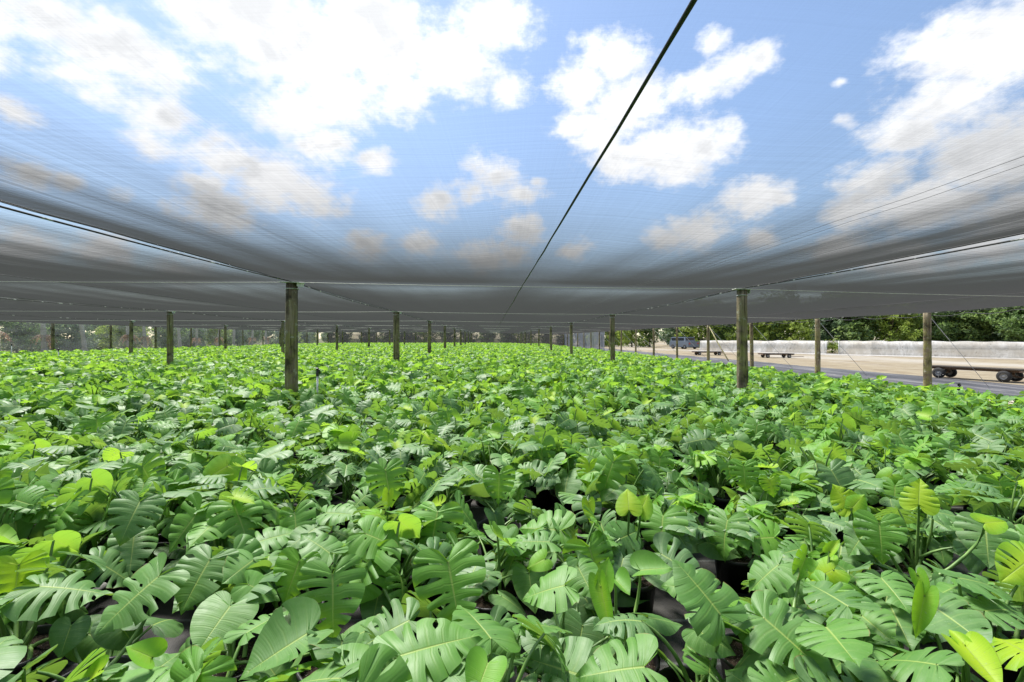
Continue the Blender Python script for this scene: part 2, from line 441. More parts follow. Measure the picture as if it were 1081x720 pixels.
def blade(rs, cuts=4, ns=4, nt=8, fold=.10, droop=.35, tipdroop=.25, width=1.0, curl=0.0, wav=.045):
    """one leaf blade: stalk joint at the origin, tip near (0,1,0), upper side +z. Returns verts, faces, uvs"""
    NL = 8
    V = []; Fc = []; UV = []
    ph = [rs.uniform(0, 6.28) for _ in range(4)]
    for side in (1, -1):
        bnd = np.linspace(0, 1, NL + 1)
        bnd[1:-1] += np.array([rs.uniform(-.032, .032) for _ in range(NL - 1)])
        # which boundaries carry a slot, which carry a hole by the midrib
        order = [4, 5, 6, 3, 7]
        hd = order[:4]; rs.shuffle(hd); order = hd + order[4:]
        slots = {}
        for b in order[:max(0, min(5, cuts + rs.choice([-1, 0, 0])))]:
            closed = rs.random() < .38
            slots[b] = (rs.uniform(.14, .46) if cuts >= 4 else rs.uniform(.30, .62), rs.uniform(.012, .034) * (.8 if closed else 1), closed)
        holes = {}
        for b in (3, 4, 5):
            if rs.random() < (.30 if cuts >= 2 else 0): holes[b] = (rs.uniform(.12, .2), rs.uniform(.010, .020))
        def gap(b, tt):
            w = np.zeros_like(tt)
            if b in slots:
                tc, w0, closed = slots[b]
                if closed: q = np.clip((tt - tc) / (.93 - tc), 0, 1); w = np.maximum(w, w0 * np.sin(np.pi * q)**.7)
                else: q = np.clip((tt - tc) / (1 - tc), 0, 1); w = np.maximum(w, w0 * q**.5)
            if b in holes:
                ta, hw = holes[b]; q = np.clip((tt - ta) / .17, 0, 1)
                w = np.maximum(w, hw * np.sin(np.pi * q))
            return w
        T = np.linspace(0, 1, nt + 1)
        for j in range(NL):
            lo = bnd[j] + gap(j, T); hi = bnd[j + 1] - gap(j + 1, T)
            rl = .05 if j in slots and not slots[j][2] else 0; rh = .05 if (j + 1) in slots and not slots[j + 1][2] else 0
            lob = rs.uniform(-1, 1); base = len(V)
            for a in range(ns + 1):
                sg = a / ns
                s = lo + (hi - lo) * sg
                px = catmull(OUT_S, OUT_X, s) * width; py = catmull(OUT_S, OUT_Y, s)
                my = np.clip((s - .30) / .70, 0, 1)**1.1
                rr = 1 - rl * max(0, 1 - 2 * sg)**3 - rh * max(0, 2 * sg - 1)**3
                tr = T * rr
                cxp = px * .5; cyp = (my + py) * .5 - .10 * np.hypot(px, py - my) * (s > .28)
                x = 2 * tr * (1 - tr) * cxp + tr**2 * px
                y = (1 - tr)**2 * my + 2 * tr * (1 - tr) * cyp + tr**2 * py
                z = fold * x - droop * x**2 - tipdroop * np.clip(y, 0, 2)**2 * .55 - .22 * np.clip(-y, 0, 1)**1.5 * droop
                z = z - .05 * (2 * sg - 1)**2 * tr * (.65 if (j in slots or j + 1 in slots) else .16)
                z = z + lob * .040 * tr**2 * (1.0 if slots else .3)
                z = z + wav * (np.sin(4.1 * y + 3 * side * x + ph[0]) * tr + .8 * np.sin(7 * s + ph[1] + side * ph[2]) * tr**2)
                if curl:
                    z = z + curl * x**2 * 1.3; 
                for q in range(nt + 1):
                    V.append((side * x[q], y[q], z[q])); UV.append((.5 + .5 * side * T[q], (j + sg) / NL))
            for a in range(ns):
                for q in range(nt):
                    i0 = base + a * (nt + 1) + q; i1 = i0 + nt + 1
                    f = (i0, i0 + 1, i1 + 1, i1) if side > 0 else (i1, i1 + 1, i0 + 1, i0)
                    Fc.append(f)
    V = np.array(V)
    # weld coincident vertices
    key = {}; remap = []; nv = []; nuv = []
    for p, uvp in zip(V, UV):
        k = (round(p[0] * 4000), round(p[1] * 4000), round(p[2] * 4000))
        if k not in key: key[k] = len(nv); nv.append(p); nuv.append(uvp)
        remap.append(key[k])
    faces = []; fuv = []
    for f in Fc:
        g = []; gu = []
        for i in f:
            r = remap[i]
            if r not in g: g.append(r); gu.append(UV[i])
        if len(g) >= 3: faces.append(g); fuv.append(gu)
    nv = np.array(nv)
    if curl:                                            # rolled young leaf: bend both halves up around the midrib
        ang = nv[:, 0] * curl * 1.25
        r = 1 / (curl * 1.25)
        nv = np.column_stack([np.sin(ang) * r, nv[:, 1], nv[:, 2] * .5 + (1 - np.cos(ang)) * r])
    return nv, faces, fuv

def add_blade(mb, bl, mat4, L, age, mi=0):
    nv, faces, fuv = bl
    A = np.array(mat4.to_3x3()) * L
    W = nv @ A.T + np.array(mat4.translation)
    b = len(mb.v)
    mb.v.extend(map(tuple, W)); mb.age.extend([age] * len(W))
    for f, u in zip(faces, fuv):
        mb.uv[len(mb.f)] = u; mb.f.append([b + i for i in f]); mb.mi.append(mi)

def frame(O, axis, normal):
    y = Vector(axis).normalized(); n = Vector(normal); n = (n - y * n.dot(y)).normalized()
    x = y.cross(n).normalized()
    m = Matrix((x, y, n)).transposed().to_4x4(); m.translation = O
    return m

def stalk_pts(base, O, axis, n=7, back=None):
    base = Vector(base); O = Vector(O)
    c = Vector((base.x * .7 + O.x * .3, base.y * .7 + O.y * .3, max(O.z * .86, base.z + .05)))
    if back is not None: c = O - back.normalized() * .12 - Vector((0, 0, .06))
    pts = []
    for i in range(n):
        t = i / (n - 1); pts.append(base * (1 - t)**2 + c * 2 * t * (1 - t) + O * t * t)
    return pts

def rand_leaf(rs, kind, az, H=1.0):
    """one leaf of a random plant: dict of placement and shape"""
    if kind == 'low':
        rho = rs.uniform(.10, .24); z = rs.uniform(.24, .40); L = rs.uniform(.13, .19); pitch = rs.uniform(-.7, -.1); age = rs.uniform(.02, .28); cuts = rs.choice([0, 0, 0, 1, 2])
    elif kind == 'top':
        rho = rs.uniform(.07, .22); z = rs.uniform(.40, .56); L = rs.uniform(.135, .225); pitch = rs.uniform(-.85, .2); age = max(0.02, rs.gauss(.22, .16)); cuts = rs.choice([1, 2, 3, 4, 4, 5])
    elif kind == 'face':
        rho = rs.uniform(.06, .16); z = rs.uniform(.50, .60); L = rs.uniform(.17, .24); pitch = rs.uniform(-1.25, -.7); age = rs.uniform(.32, .58); cuts = rs.choice([3, 4, 5])
    else:
        rho = rs.uniform(.01, .09); z = rs.uniform(.50, .62); L = rs.uniform(.09, .155); pitch = rs.uniform(-1.2, .5); age = rs.uniform(.68, 1.0); cuts = rs.choice([0, 2, 3])
    a2 = az + rs.gauss(0, .45)
    O = Vector((rho * math.cos(az), rho * math.sin(az), z * H))
    axis = Vector((math.cos(a2) * math.cos(pitch), math.sin(a2) * math.cos(pitch), math.sin(pitch)))
    roll = rs.gauss(0, .40)
    up = Vector((0, 0, 1)) + Vector((-math.sin(a2), math.cos(a2), 0)) * math.tan(max(-.9, min(.9, roll)))
    if abs(axis.z) > .8: up = up + Vector((math.cos(a2), math.sin(a2), 0)) * 1.2
    curl = rs.choice([0, 0, .7, 1.1]) if kind == 'young' else 0
    return dict(O=O, axis=axis, n=up, L=L, age=min(1, age), cuts=cuts, curl=curl, fold=rs.uniform(-.02, .22), droop=rs.uniform(.15, .7), tip=rs.uniform(.05, .5),
                width=rs.uniform(.80, 1.08) if cuts else rs.uniform(.74, .95), base=Vector((rs.uniform(-.035, .035), rs.uniform(-.035, .035), .19)), seed=rs.randrange(10**6))

def rand_plant(rs, H=1.0, far=False):
    leaves = []
    az = rs.uniform(0, 6.28)
    kinds = ['low'] * rs.choice([3, 3, 4]) + ['top'] * rs.choice([7, 8, 8, 9]) + ['face'] * (rs.choice([1, 2, 2, 3]) if far else rs.choice([0, 1, 1, 2])) + ['young'] * (rs.choice([1, 2, 3, 3]) if far else rs.choice([0, 0, 1, 1]))
    for k in kinds:
        az += 2.4 + rs.uniform(-.4, .4)
        leaves.append(rand_leaf(rs, k, az, H))
    return leaves

LODS = [(4, 9), (3, 5), (1, 3)]
def leaf_geo(lf, lod):
    ns, nt = LODS[lod]
    return blade(random.Random(lf['seed']), lf['cuts'], ns, nt, lf['fold'], lf['droop'], lf['tip'], lf['width'], lf['curl'], lf.get('wav', .045))

POT_R, POT_H = .135, .215
def pot_mesh():
    b = MB()
    b.lathe([(.0, .004), (POT_R * .78, .004), (POT_R * .80, 0), (POT_R * .97, POT_H * .88), (POT_R * 1.04, POT_H * .885), (POT_R * 1.06, POT_H), (POT_R * 1.0, POT_H + .001), (POT_R * .97, POT_H - .004), (POT_R * .94, POT_H * .80)], 28)
    return b.mesh('pot', M['black_plastic'])
def soil_mesh(seed):
    rs = random.Random(seed); b = MB()
    b.lathe([(.0005, POT_H * .86), (.04, POT_H * .875), (.08, POT_H * .85), (POT_R * .955, POT_H * .84)], 20, jit=lambda j, k: 1)
    v = [(p[0], p[1], p[2] + rs.uniform(-.004, .006)) for p in b.v]; b.v = v
    return b.mesh('soil', M['soil'])
POT = pot_mesh(); SOIL = soil_mesh(1)

def build_plant(leaves, lod=0, with_stalk=True):
    """a potted plant as a thing with pot > soil and one mesh per leaf > stalk"""
    root = empty('potted_monstera')
    pot = bpy.data.objects.new('pot', POT); COL.objects.link(pot); pot.parent = root; kid(root, pot)
    if with_stalk:
        so = bpy.data.objects.new('soil', SOIL); COL.objects.link(so); so.parent = pot; kid(pot, so)
    for lf in leaves:
        mb = MB()
        m4 = frame((0, 0, 0), lf['axis'], lf['n'])
        add_blade(mb, leaf_geo(lf, lod), m4, lf['L'], lf['age'])
        sp = [p - lf['O'] for p in stalk_pts(lf['base'], lf['O'], lf['axis'], 7, lf['n'] if 'nf' in lf else None)]
        rr = [.0085 - .004 * i / 6 for i in range(7)]
        if not with_stalk: mb.tube(sp, rr, 5, False, mi=1, uvs=True)
        o = mb.build('leaf', [M['leaf'], M['stalk']], root, True, lf['O']); kid(root, o)
        if with_stalk:
            sb = MB(); sb.tube(sp, rr, 7, False)
            s = sb.build('stalk', M['stalk'], o, True); kid(o, s)
    return root

def merged_plant(leaves, lod, name):
    mb = MB()
    for lf in leaves:
        add_blade(mb, leaf_geo(lf, lod), frame(lf['O'], lf['axis'], lf['n']), lf['L'], lf['age'])
        if lod < 2:
            mb.tube(stalk_pts(lf['base'], lf['O'], lf['axis'], 4), .006, 4, False, mi=1, uvs=True)
    pb = len(mb.f)
    mb.lathe([(POT_R * .8, 0), (POT_R * 1.02, POT_H), (.001, POT_H * .85)], 9, mi=2)
    return bpy.data.objects.new(name, mb.mesh(name, [M['leaf'], M['stalk'], M['black_plastic']]))

# ---- hero plants: the plants nearest the camera, leaf by leaf as the photo shows them
def ray(px, py): return Vector(((px - CX) / F, 1.0, (CY - py) / F))
CAMP = Vector((0, 0, CAMZ))
def at(px, py, z):
    d = ray(px, py); return CAMP + d * ((z - CAMZ) / d.z)
def hero_leaf(ox, oy, tx, ty, z, L, age, cuts, nf=.15, zt=None, fold=.1, droop=.3, tip=.2, width=1.0, curl=0, roll=0.0, seed=0):
    L *= .76
    O = at(ox, oy, z)
    d = ray(tx, ty); w = O - CAMP
    a = d.dot(d); b = -2 * d.dot(w); c = w.dot(w) - L * L
    disc = b * b - 4 * a * c
    if disc < 0: ts = [-b / (2 * a)]
    else: ts = [(-b - math.sqrt(disc)) / (2 * a), (-b + math.sqrt(disc)) / (2 * a)]
    want = z - .25 * L if zt is None else zt
    t = min(ts, key=lambda q: abs((CAMP + d * q).z - want))
    axis = (CAMP + d * t - O).normalized()
    toc = (CAMP - O).normalized()
    n = Vector((0, 0, 1)) * (1 - nf) + toc * nf
    side = axis.cross(n).normalized(); n = n + side * roll
    return dict(O=O, axis=axis, n=n, nf=nf, L=L, age=age, cuts=cuts, curl=curl, fold=fold, droop=droop, tip=tip, width=width, seed=seed or int(ox * 7 + oy * 13), base=None)
H = hero_leaf
HEROES = [   # (label, pot pixel (on the ground) or None, leaves)
 ('potted monstera at the left edge with a bright lime leaf facing the camera', None, [
    H(20, 596, 12, 648, .50, .19, .90, 2, .9, fold=.15), H(42, 619, 118, 622, .47, .29, .12, 5, .1, droop=.5), H(25, 707, -12, 735, .40, .20, .05, 0, .2)]),
 ('potted monstera in the lower left corner with its black pot rim and soil showing', (95, 722), [
    H(168, 608, 100, 664, .48, .28, .22, 3, .25, fold=.05), H(122, 655, 150, 688, .33, .17, .06, 1, .35), H(106, 708, 80, 724, .43, .09, .86, 0, .3, curl=.6),
    H(160, 694, 134, 682, .42, .10, .82, 0, .4, curl=.7), H(75, 660, 60, 700, .34, .13, .05, 0, .2)]),
 ('potted monstera with a smooth heart-shaped leaf, second plant from the lower left corner', None, [
    H(222, 590, 190, 643, .48, .25, .28, 2, .25), H(243, 640, 208, 686, .42, .22, .34, 0, .45), H(262, 617, 300, 634, .44, .17, .30, 1, .2), H(205, 706, 150, 740, .47, .22, .28, 3, .2)]),
 ('potted monstera with one deep green split leaf facing the camera, left of centre front', None, [
    H(351, 606, 352, 692, .54, .26, .36, 5, .85, tip=.3, droop=.5), H(316, 592, 298, 640, .50, .19, .66, 3, .6), H(326, 668, 250, 714, .46, .25, .24, 1, .2, fold=.4, curl=.5),
    H(348, 584, 320, 562, .50, .20, .25, 3, .2), H(360, 716, 314, 716, .46, .18, .30, 1, .1)]),
 ('potted monstera with the single largest split leaf, front and centre', None, [
    H(473, 593, 489, 680, .56, .285, .44, 5, .72, droop=.3, tip=.12, width=1.05), H(432, 655, 372, 684, .43, .23, .17, 5, .3), H(365, 704, 424, 703, .46, .20, .22, 2, .2),
    H(487, 698, 440, 730, .46, .20, .24, 1, .2), H(385, 563, 440, 584, .52, .24, .42, 2, .1, roll=.3), H(515, 700, 500, 740, .47, .13, .55, 0, .5, curl=.6)]),
 ('potted monstera with a pale leaf on a tall bare stalk, just right of front centre', (600, 715), [
    H(596, 618, 552, 628, .47, .22, .27, 2, .3), H(520, 660, 552, 700, .38, .18, .08, 3, .4), H(610, 590, 632, 612, .42, .15, .2, 0, .2), H(575, 590, 555, 600, .50, .10, .68, 0, .6)]),
 ('potted monstera with a narrow lime leaf hanging straight down, right of front centre', (655, 690), [
    H(634, 618, 648, 688, .52, .20, .76, 0, .6, curl=1.7, width=.42, fold=.3, roll=.4), H(638, 616, 643, 584, .52, .11, .62, 0, .7, curl=1.0, width=.7), H(650, 612, 664, 626, .51, .10, .45, 0, .2, curl=1.2), H(680, 704, 608, 710, .48, .24, .34, 4, .35),
    H(676, 602, 712, 598, .50, .15, .45, 0, .3, curl=.8), H(615, 660, 605, 715, .27, .19, .05, 0, .4), H(568, 665, 575, 700, .27, .17, .05, 0, .3)]),
 ('potted monstera with an upswept leaf showing its light underside over bare ground cloth', (735, 735), [
    H(760, 648, 716, 590, .50, .25, .22, 3, .05, roll=-.2), H(757, 650, 795, 668, .46, .18, .40, 0, .1, curl=.6), H(735, 665, 782, 690, .40, .16, .1, 0, .3)]),
 ('potted monstera by bare ground cloth with a long slotted leaf over its soil', (822, 728), [
    H(806, 652, 905, 735, .47, .30, .17, 4, .3, width=.85), H(822, 596, 786, 624, .46, .21, .26, 3, .2), H(800, 655, 845, 640, .42, .17, .15, 2, .2),
    H(876, 582, 889, 566, .52, .08, .92, 0, .6, curl=1.3, width=.65), H(852, 586, 838, 616, .53, .15, .70, 2, .2, curl=1.2, width=.6, roll=-.5)]),
 ('potted monstera with a yellow-tinged leaf joint, right of the front black pot', None, [
    H(872, 662, 902, 694, .48, .23, .34, 2, .5), H(895, 640, 850, 610, .46, .24, .17, 4, .3), H(940, 640, 962, 682, .40, .20, .17, 0, .4), H(890, 700, 915, 720, .36, .16, .06, 2, .4)]),
 ('potted monstera with a folded lime leaf hanging beside grey-green leaves, near the lower right corner', None, [
    H(976, 628, 966, 682, .53, .18, .86, 0, .6, curl=1.7, width=.40, roll=-.3), H(968, 606, 978, 632, .53, .10, .76, 0, .5, curl=1.3, width=.6), H(990, 702, 925, 690, .46, .23, .17, 2, .2), H(930, 610, 958, 640, .46, .20, .2, 4, .3)]),
 ('potted monstera in the lower right corner with several bright yellow-lime leaves', None, [
    H(1020, 683, 1056, 724, .54, .17, .98, 0, .5, curl=1.2, width=.62, fold=.3), H(1018, 680, 1002, 664, .54, .07, .95, 0, .5, curl=1.2, width=.6), H(1085, 690, 1048, 668, .55, .17, 1.0, 2, .6), H(985, 640, 1045, 680, .43, .25, .05, 2, .4)]),
 ('potted monstera at the right edge with an upright lime leaf', None, [
    H(1088, 590, 1058, 612, .55, .18, .96, 4, .8), H(1012, 610, 1062, 618, .49, .26, .17, 3, .1), H(1040, 645, 1075, 640, .44, .21, .15, 3, .2)]),
 ('potted monstera with a wide vivid green leaf facing the camera, right front', None, [
    H(928, 552, 932, 594, .54, .22, .40, 5, .85), H(915, 560, 890, 590, .46, .20, .2, 3, .2), H(1040, 555, 1044, 596, .50, .24, .17, 4, .3), H(1040, 552, 1062, 549, .56, .13, .94, 0, .5)]),
 ('potted monstera raising one wide two-lobed lime leaf, right of the middle front', None, [
    H(970, 533, 971, 506, .56, .17, .95, 3, .75, fold=.2), H(985, 540, 1030, 548, .50, .24, .15, 4, .1)]),
 ('potted monstera with two small lime leaves side by side, right of the middle front', None, [
    H(897, 535, 880, 512, .55, .15, .94, 2, .8), H(900, 536, 914, 520, .55, .11, .88, 0, .8)]),
 ('potted monstera with a fringed yellow leaf, right of the middle', None, [
    H(622, 490, 619, 528, .57, .19, 1.0, 5, .9), H(621, 530, 623, 556, .50, .12, .95, 0, .8, curl=1.2, width=.7)]),
 ('potted monstera with one rounded yellow-lime leaf among grey-green ones, right of the middle', None, [
    H(664, 538, 662, 516, .56, .14, .97, 0, .8), H(676, 540, 684, 522, .55, .12, .84, 0, .6)]),
 ('potted monstera with a twin-lobed lime green leaf, left of the middle', None, [
    H(240, 492, 212, 508, .57, .21, .80, 0, .7), H(243, 492, 262, 506, .56, .17, .74, 0, .7)]),
 ('potted monstera with a glossy vivid green leaf, far left middle', None, [
    H(150, 492, 168, 524, .57, .25, .42, 5, .75), H(140, 492, 106, 500, .54, .24, .38, 5, .5)]),
 ('potted monstera with a dark hanging leaf and yellow stalk, left of the middle', None, [
    H(407, 497, 416, 548, .58, .27, .44, 5, .8), H(404, 497, 372, 515, .54, .22, .40, 4, .5), H(410, 520, 405, 556, .52, .12, .92, 0, .6, curl=1.2, width=.6)]),
 ('potted monstera with a vivid drooping split leaf near the exact middle', None, [
    H(527, 500, 526, 540, .57, .22, .50, 5, .9)]),
 ('potted monstera with a pale lime split leaf, left of the right front post', None, [
    H(785, 492, 788, 528, .57, .20, .58, 4, .85), H(812, 506, 818, 528, .54, .13, .8, 3, .7)]),
]
hero_xy = []
for lab, potpx, lvs in HEROES:
    if potpx:
        g = at(potpx[0], potpx[1], POT_H); px, py = g.x, g.y
    else:
        w = []
        for l in lvs:
            if l['nf'] > .65: w += [l['O'] + Vector((l['O'].x, l['O'].y, 0)).normalized() * .09] * 4
            else: w.append(l['O'] - Vector((l['axis'].x, l['axis'].y, 0)) * .12)
        px = sum(p.x for p in w) / len(w); py = sum(p.y for p in w) / len(w)
    rs = random.Random(int(px * 1000) + 7)
    c = Vector((px, py, 0))
    for l in lvs:
        l['O'] = l['O'] - c; l['base'] = Vector((rs.uniform(-.04, .04), rs.uniform(-.04, .04), .19))
    a = rs.uniform(0, 6.28)
    for k in range(4 if len(lvs) > 3 else 6):                     # leaves lower down, under the ones in view
        a += 2.4; f = rand_leaf(rs, 'low' if k < 4 else 'top', a); f['O'].z *= .92 if k < 4 else .86; lvs.append(f)
    root = build_plant(lvs, 0)
    root.location = c
    tag(root, lab, 'potted plant', 'potted monsteras in the field')
    hero_xy.append((px, py))

# ---- every other plant
rs = random.Random(5)
spots = []
SU, SV = .40, .42
side = []                                    # plants just outside the frame go to the massed field
for iv in range(-5, int(VEND / SV)):
    for iu in range(int((9.2 + 25.6) / SU)):
        u = -25.6 + iu * SU + (.20 if iv % 2 else 0) + rs.gauss(0, .055); v = .45 + iv * SV + rs.gauss(0, .055)
        if u > 8.25 + .25 * math.sin(v * .9): continue
        p = P(u, v)
        if abs(p.x) > 1.16 * max(p.y, 0) + 2.4: continue
        if p.y < .75 or abs(p.x) > 1.16 * p.y + .55:
            side.append((p.y * p.y + .6 * p.x * p.x, p.x, p.y, u)); continue
        if any(abs(u - r) < .22 and abs((v - V0 + DV / 2) % DV - DV / 2) < .22 for r in ROWS): continue
        if p.y < 5 and any((p.x - hx)**2 + (p.y - hy)**2 < .050 for hx, hy in hero_xy): continue
        spots.append((p.y * p.y + .6 * p.x * p.x, p.x, p.y, u))
for bx, by, br in ((335, 472, .42), (150, 685, .20), (765, 690, .24), (758, 572, .10)):
    g = at(bx, by, 0); spots = [q for q in spots if (q[1] - g.x)**2 + (q[2] - g.y)**2 > br * br]
spots.sort()
near = spots[:300 - len(HEROES)]
far = spots[300 - len(HEROES):] + side
NPROTO = 22
protoA = [rand_plant(random.Random(100 + i), .93) for i in range(NPROTO)]

first = {}
for i, (dd, x, y, u) in enumerate(near):
    lvl = 0 if i < 40 else 1
    k = rs.randrange(NPROTO)
    if (lvl, k) not in first:
        root = build_plant(protoA[k], 0 if lvl == 0 else (0 if i < 110 else 1), lvl == 0); first[(lvl, k)] = root
    else: root = copy_tree(first[(lvl, k)])
    root.location = (x, y, 0); root.rotation_euler = (0, 0, rs.uniform(0, 6.28))
    s = rs.uniform(.88, 1.10) * (1 if u < 1 else 1 - .020 * min(u, 8)); hz = s * (.86 if y < 2.3 else rs.uniform(.88, 1.12))
    root.scale = (s, s, hz)
    tag(root, 'green split-leaf monstera in a black pot, one of many alike packed in the near rows', 'potted plant', 'potted monsteras in the field')

field_col = bpy.data.collections.new('field plant kinds')
NP1, NP2 = 14, 12
for i in range(NP1): field_col.objects.link(merged_plant(rand_plant(random.Random(300 + i), 1.0, True), 1, 'field_plant_%02d' % i))
for i in range(NP2): field_col.objects.link(merged_plant(rand_plant(random.Random(500 + i), 1.0, True), 2, 'field_plant_%02d' % (NP1 + i)))
pts = []; rot = []; scl = []; pick = []
for dd, x, y, u in far:
    pts.append((x, y, 0)); rot.append((rs.gauss(0, .05), rs.gauss(0, .05), rs.uniform(0, 6.28)))
    scl.append(rs.uniform(.86, 1.16) * (1 if u < 1 else 1 - .020 * min(u, 8)))
    pick.append(rs.randrange(NP1) if dd < 15**2 else NP1 + rs.randrange(NP2))
me = bpy.data.meshes.new('monstera_field'); me.from_pydata(pts, [], [])
a = me.attributes.new('rot', 'FLOAT_VECTOR', 'POINT'); a.data.foreach_set('vector', np.array(rot, dtype=np.float32).ravel())
a = me.attributes.new('scl', 'FLOAT', 'POINT'); a.data.foreach_set('value', scl)
a = me.attributes.new('pick', 'INT', 'POINT'); a.data.foreach_set('value', pick)
fo = bpy.data.objects.new('monstera_field', me); COL.objects.link(fo)
tag(fo, 'dense carpet of potted monsteras filling the field from mid distance to the far end', 'plants', None, 'stuff')
gt = bpy.data.node_groups.new('scatter plants', 'GeometryNodeTree')
gt.interface.new_socket('Geometry', in_out='INPUT', socket_type='NodeSocketGeometry')
gt.interface.new_socket('Geometry', in_out='OUTPUT', socket_type='NodeSocketGeometry')
gi = gt.nodes.new('NodeGroupInput'); go = gt.nodes.new('NodeGroupOutput')
ip = gt.nodes.new('GeometryNodeInstanceOnPoints'); ci = gt.nodes.new('GeometryNodeCollectionInfo')
ci.inputs['Collection'].default_value = field_col; ci.inputs['Separate Children'].default_value = True; ci.inputs['Reset Children'].default_value = True
def named(nm, typ):
    n = gt.nodes.new('GeometryNodeInputNamedAttribute'); n.data_type = typ; n.inputs['Name'].default_value = nm; return n.outputs['Attribute']
gt.links.new(gi.outputs[0], ip.inputs['Points']); gt.links.new(ci.outputs[0], ip.inputs['Instance'])
ip.inputs['Pick Instance'].default_value = True
gt.links.new(named('pick', 'INT'), ip.inputs['Instance Index'])
gt.links.new(named('rot', 'FLOAT_VECTOR'), ip.inputs['Rotation']); gt.links.new(named('scl', 'FLOAT'), ip.inputs['Scale'])
gt.links.new(ip.outputs[0], go.inputs[0])
md = fo.modifiers.new('scatter', 'NODES'); md.node_group = gt
print('plants', len(near) + len(HEROES), 'stuff', len(far))

# ------------------------------------------------------------------ posts
ORD = ['first', 'second', 'third', 'fourth', 'fifth', 'sixth', 'seventh', 'eighth', 'ninth', 'tenth', 'eleventh', 'twelfth', 'thirteenth', 'fourteenth', 'fifteenth', 'sixteenth', 'seventeenth', 'eighteenth', 'nineteenth', 'twentieth']
ROWNAME = {-26.0: 'along the left netting', -18.4: 'next to the left netting row', -10.8: 'second row left of the camera', -3.26: 'row just left of the camera', 4.3: 'row just right of the camera', 11.8: 'row on the open right edge'}
def make_post(u, v, r, seed, pad):
    rs = random.Random(seed)
    p = P(u, v); zt = top(u) - .035
    root = empty('wooden_post', p)
    b = MB(); n = 14
    prof = []
    for i in range(13):
        z = zt * i / 12; prof.append((r * (1.06 - .12 * i / 12) * rs.uniform(.965, 1.035), z))
    prof.append((r * .80, zt + .004)); prof.append((.001, zt + .006))
    ph = rs.uniform(0, 6)
    b.lathe(prof, n, jit=lambda j, k: 1 + .05 * math.sin(2 * 6.283 * k / n + ph) + .03 * math.sin(5 * 6.283 * k / n + j * .4 + ph))
    lean = rs.gauss(0, .008), rs.gauss(0, .008)
    b.v = [(x + lean[0] * z, y + lean[1] * z, z) for x, y, z in b.v]
    b.build('shaft', M['post'], root, True)
    if pad:
        q = MB(); w = r * 1.5
        q.box((lean[0] * zt, lean[1] * zt, zt + .016), (w * 2.1, w * 1.5, .012), rs.uniform(-.2, .2), tilt=(.03, .05, 0))
        q.box((lean[0] * zt + w * .9, lean[1] * zt, zt - .02), (.01, w * 1.2, .07), rs.uniform(-.2, .2))
        q.build('pad', M['pad'], root)
        bb = MB(); bb.tube([(lean[0] * zt + (r * 1.02) * math.cos(t), lean[1] * zt + (r * 1.02) * math.sin(t), zt - .09) for t in np.linspace(0, 2 * math.pi, 15)], .006, 5)
        bb.build('wire_tie', M['steel'], root)
    return root
for ri, u in enumerate(ROWS):
    edge = abs(u) > 11.5 and u in (-26.0, 11.8)
    vs = [V0 + DV * k for k in range(0, KMAX + 1)]
    if edge: vs = sorted(vs + [V0 + DV * (k + .5) for k in range(0, KMAX)])
    vis = [v for v in vs if abs(P(u, v).x) < 1.16 * P(u, v).y + .1]
    for i, v in enumerate(vis):
        r = .085 if edge else {-3.26: .100, 4.3: .084}.get(u, .09)
        if edge and i > 2: r = .07
        root = make_post(u, v, r * (1 if i == 0 else random.Random(int(u * 3 + i * 7)).uniform(.85, 1.05)), 900 + ri * 40 + i, not edge)
        nm = ORD[i] if i < len(ORD) else 'last'
        tag(root, '%s weathered wooden post from the front, %s' % (nm, ROWNAME[u]) if i else 'nearest mossy wooden post, %s' % ROWNAME[u], 'post', 'roof posts of the shade house')

# ------------------------------------------------------------------ shade cloth roof
AM = {-10.8: .5, -3.26: .500, 4.3: .62}
def cloth_z(u, v, ua, ub):
    a = (u - ua) / (ub - ua); z = top(ua) * (1 - a) + top(ub) * a
    w = (v - V0) / DV; w = w - math.floor(w)
    am = AM.get(ua, .5)                                             # the mid cable carries the cloth too
    h_ = a / am if a < am else (a - am) / (1 - am)
    s = .085 * 4 * h_ * (1 - h_) * (4 * w * (1 - w)) ** .7 * (1.0 if abs(am - .5) < .1 else 1.1) + .015 * 4 * w * (1 - w)
    # wrinkles drawn tight from the posts
    z = z - s + .006 * math.sin(u * 9.3 + .7 * math.sin(v * 1.3)) * (4 * w * (1 - w)) + .004 * math.sin(v * 5.1 + u * 2.0)
    return z
def cable_z(u, v):
    w = (v - V0) / DV; w = w - math.floor(w)
    return top(u) - .05 * 4 * w * (1 - w)
PANELNAME = ['between the left netting and the next posts', 'two panels left of the one overhead', 'just left of the one overhead', 'straight overhead with a black seam down its middle', 'right of the one overhead, ending at the open edge']
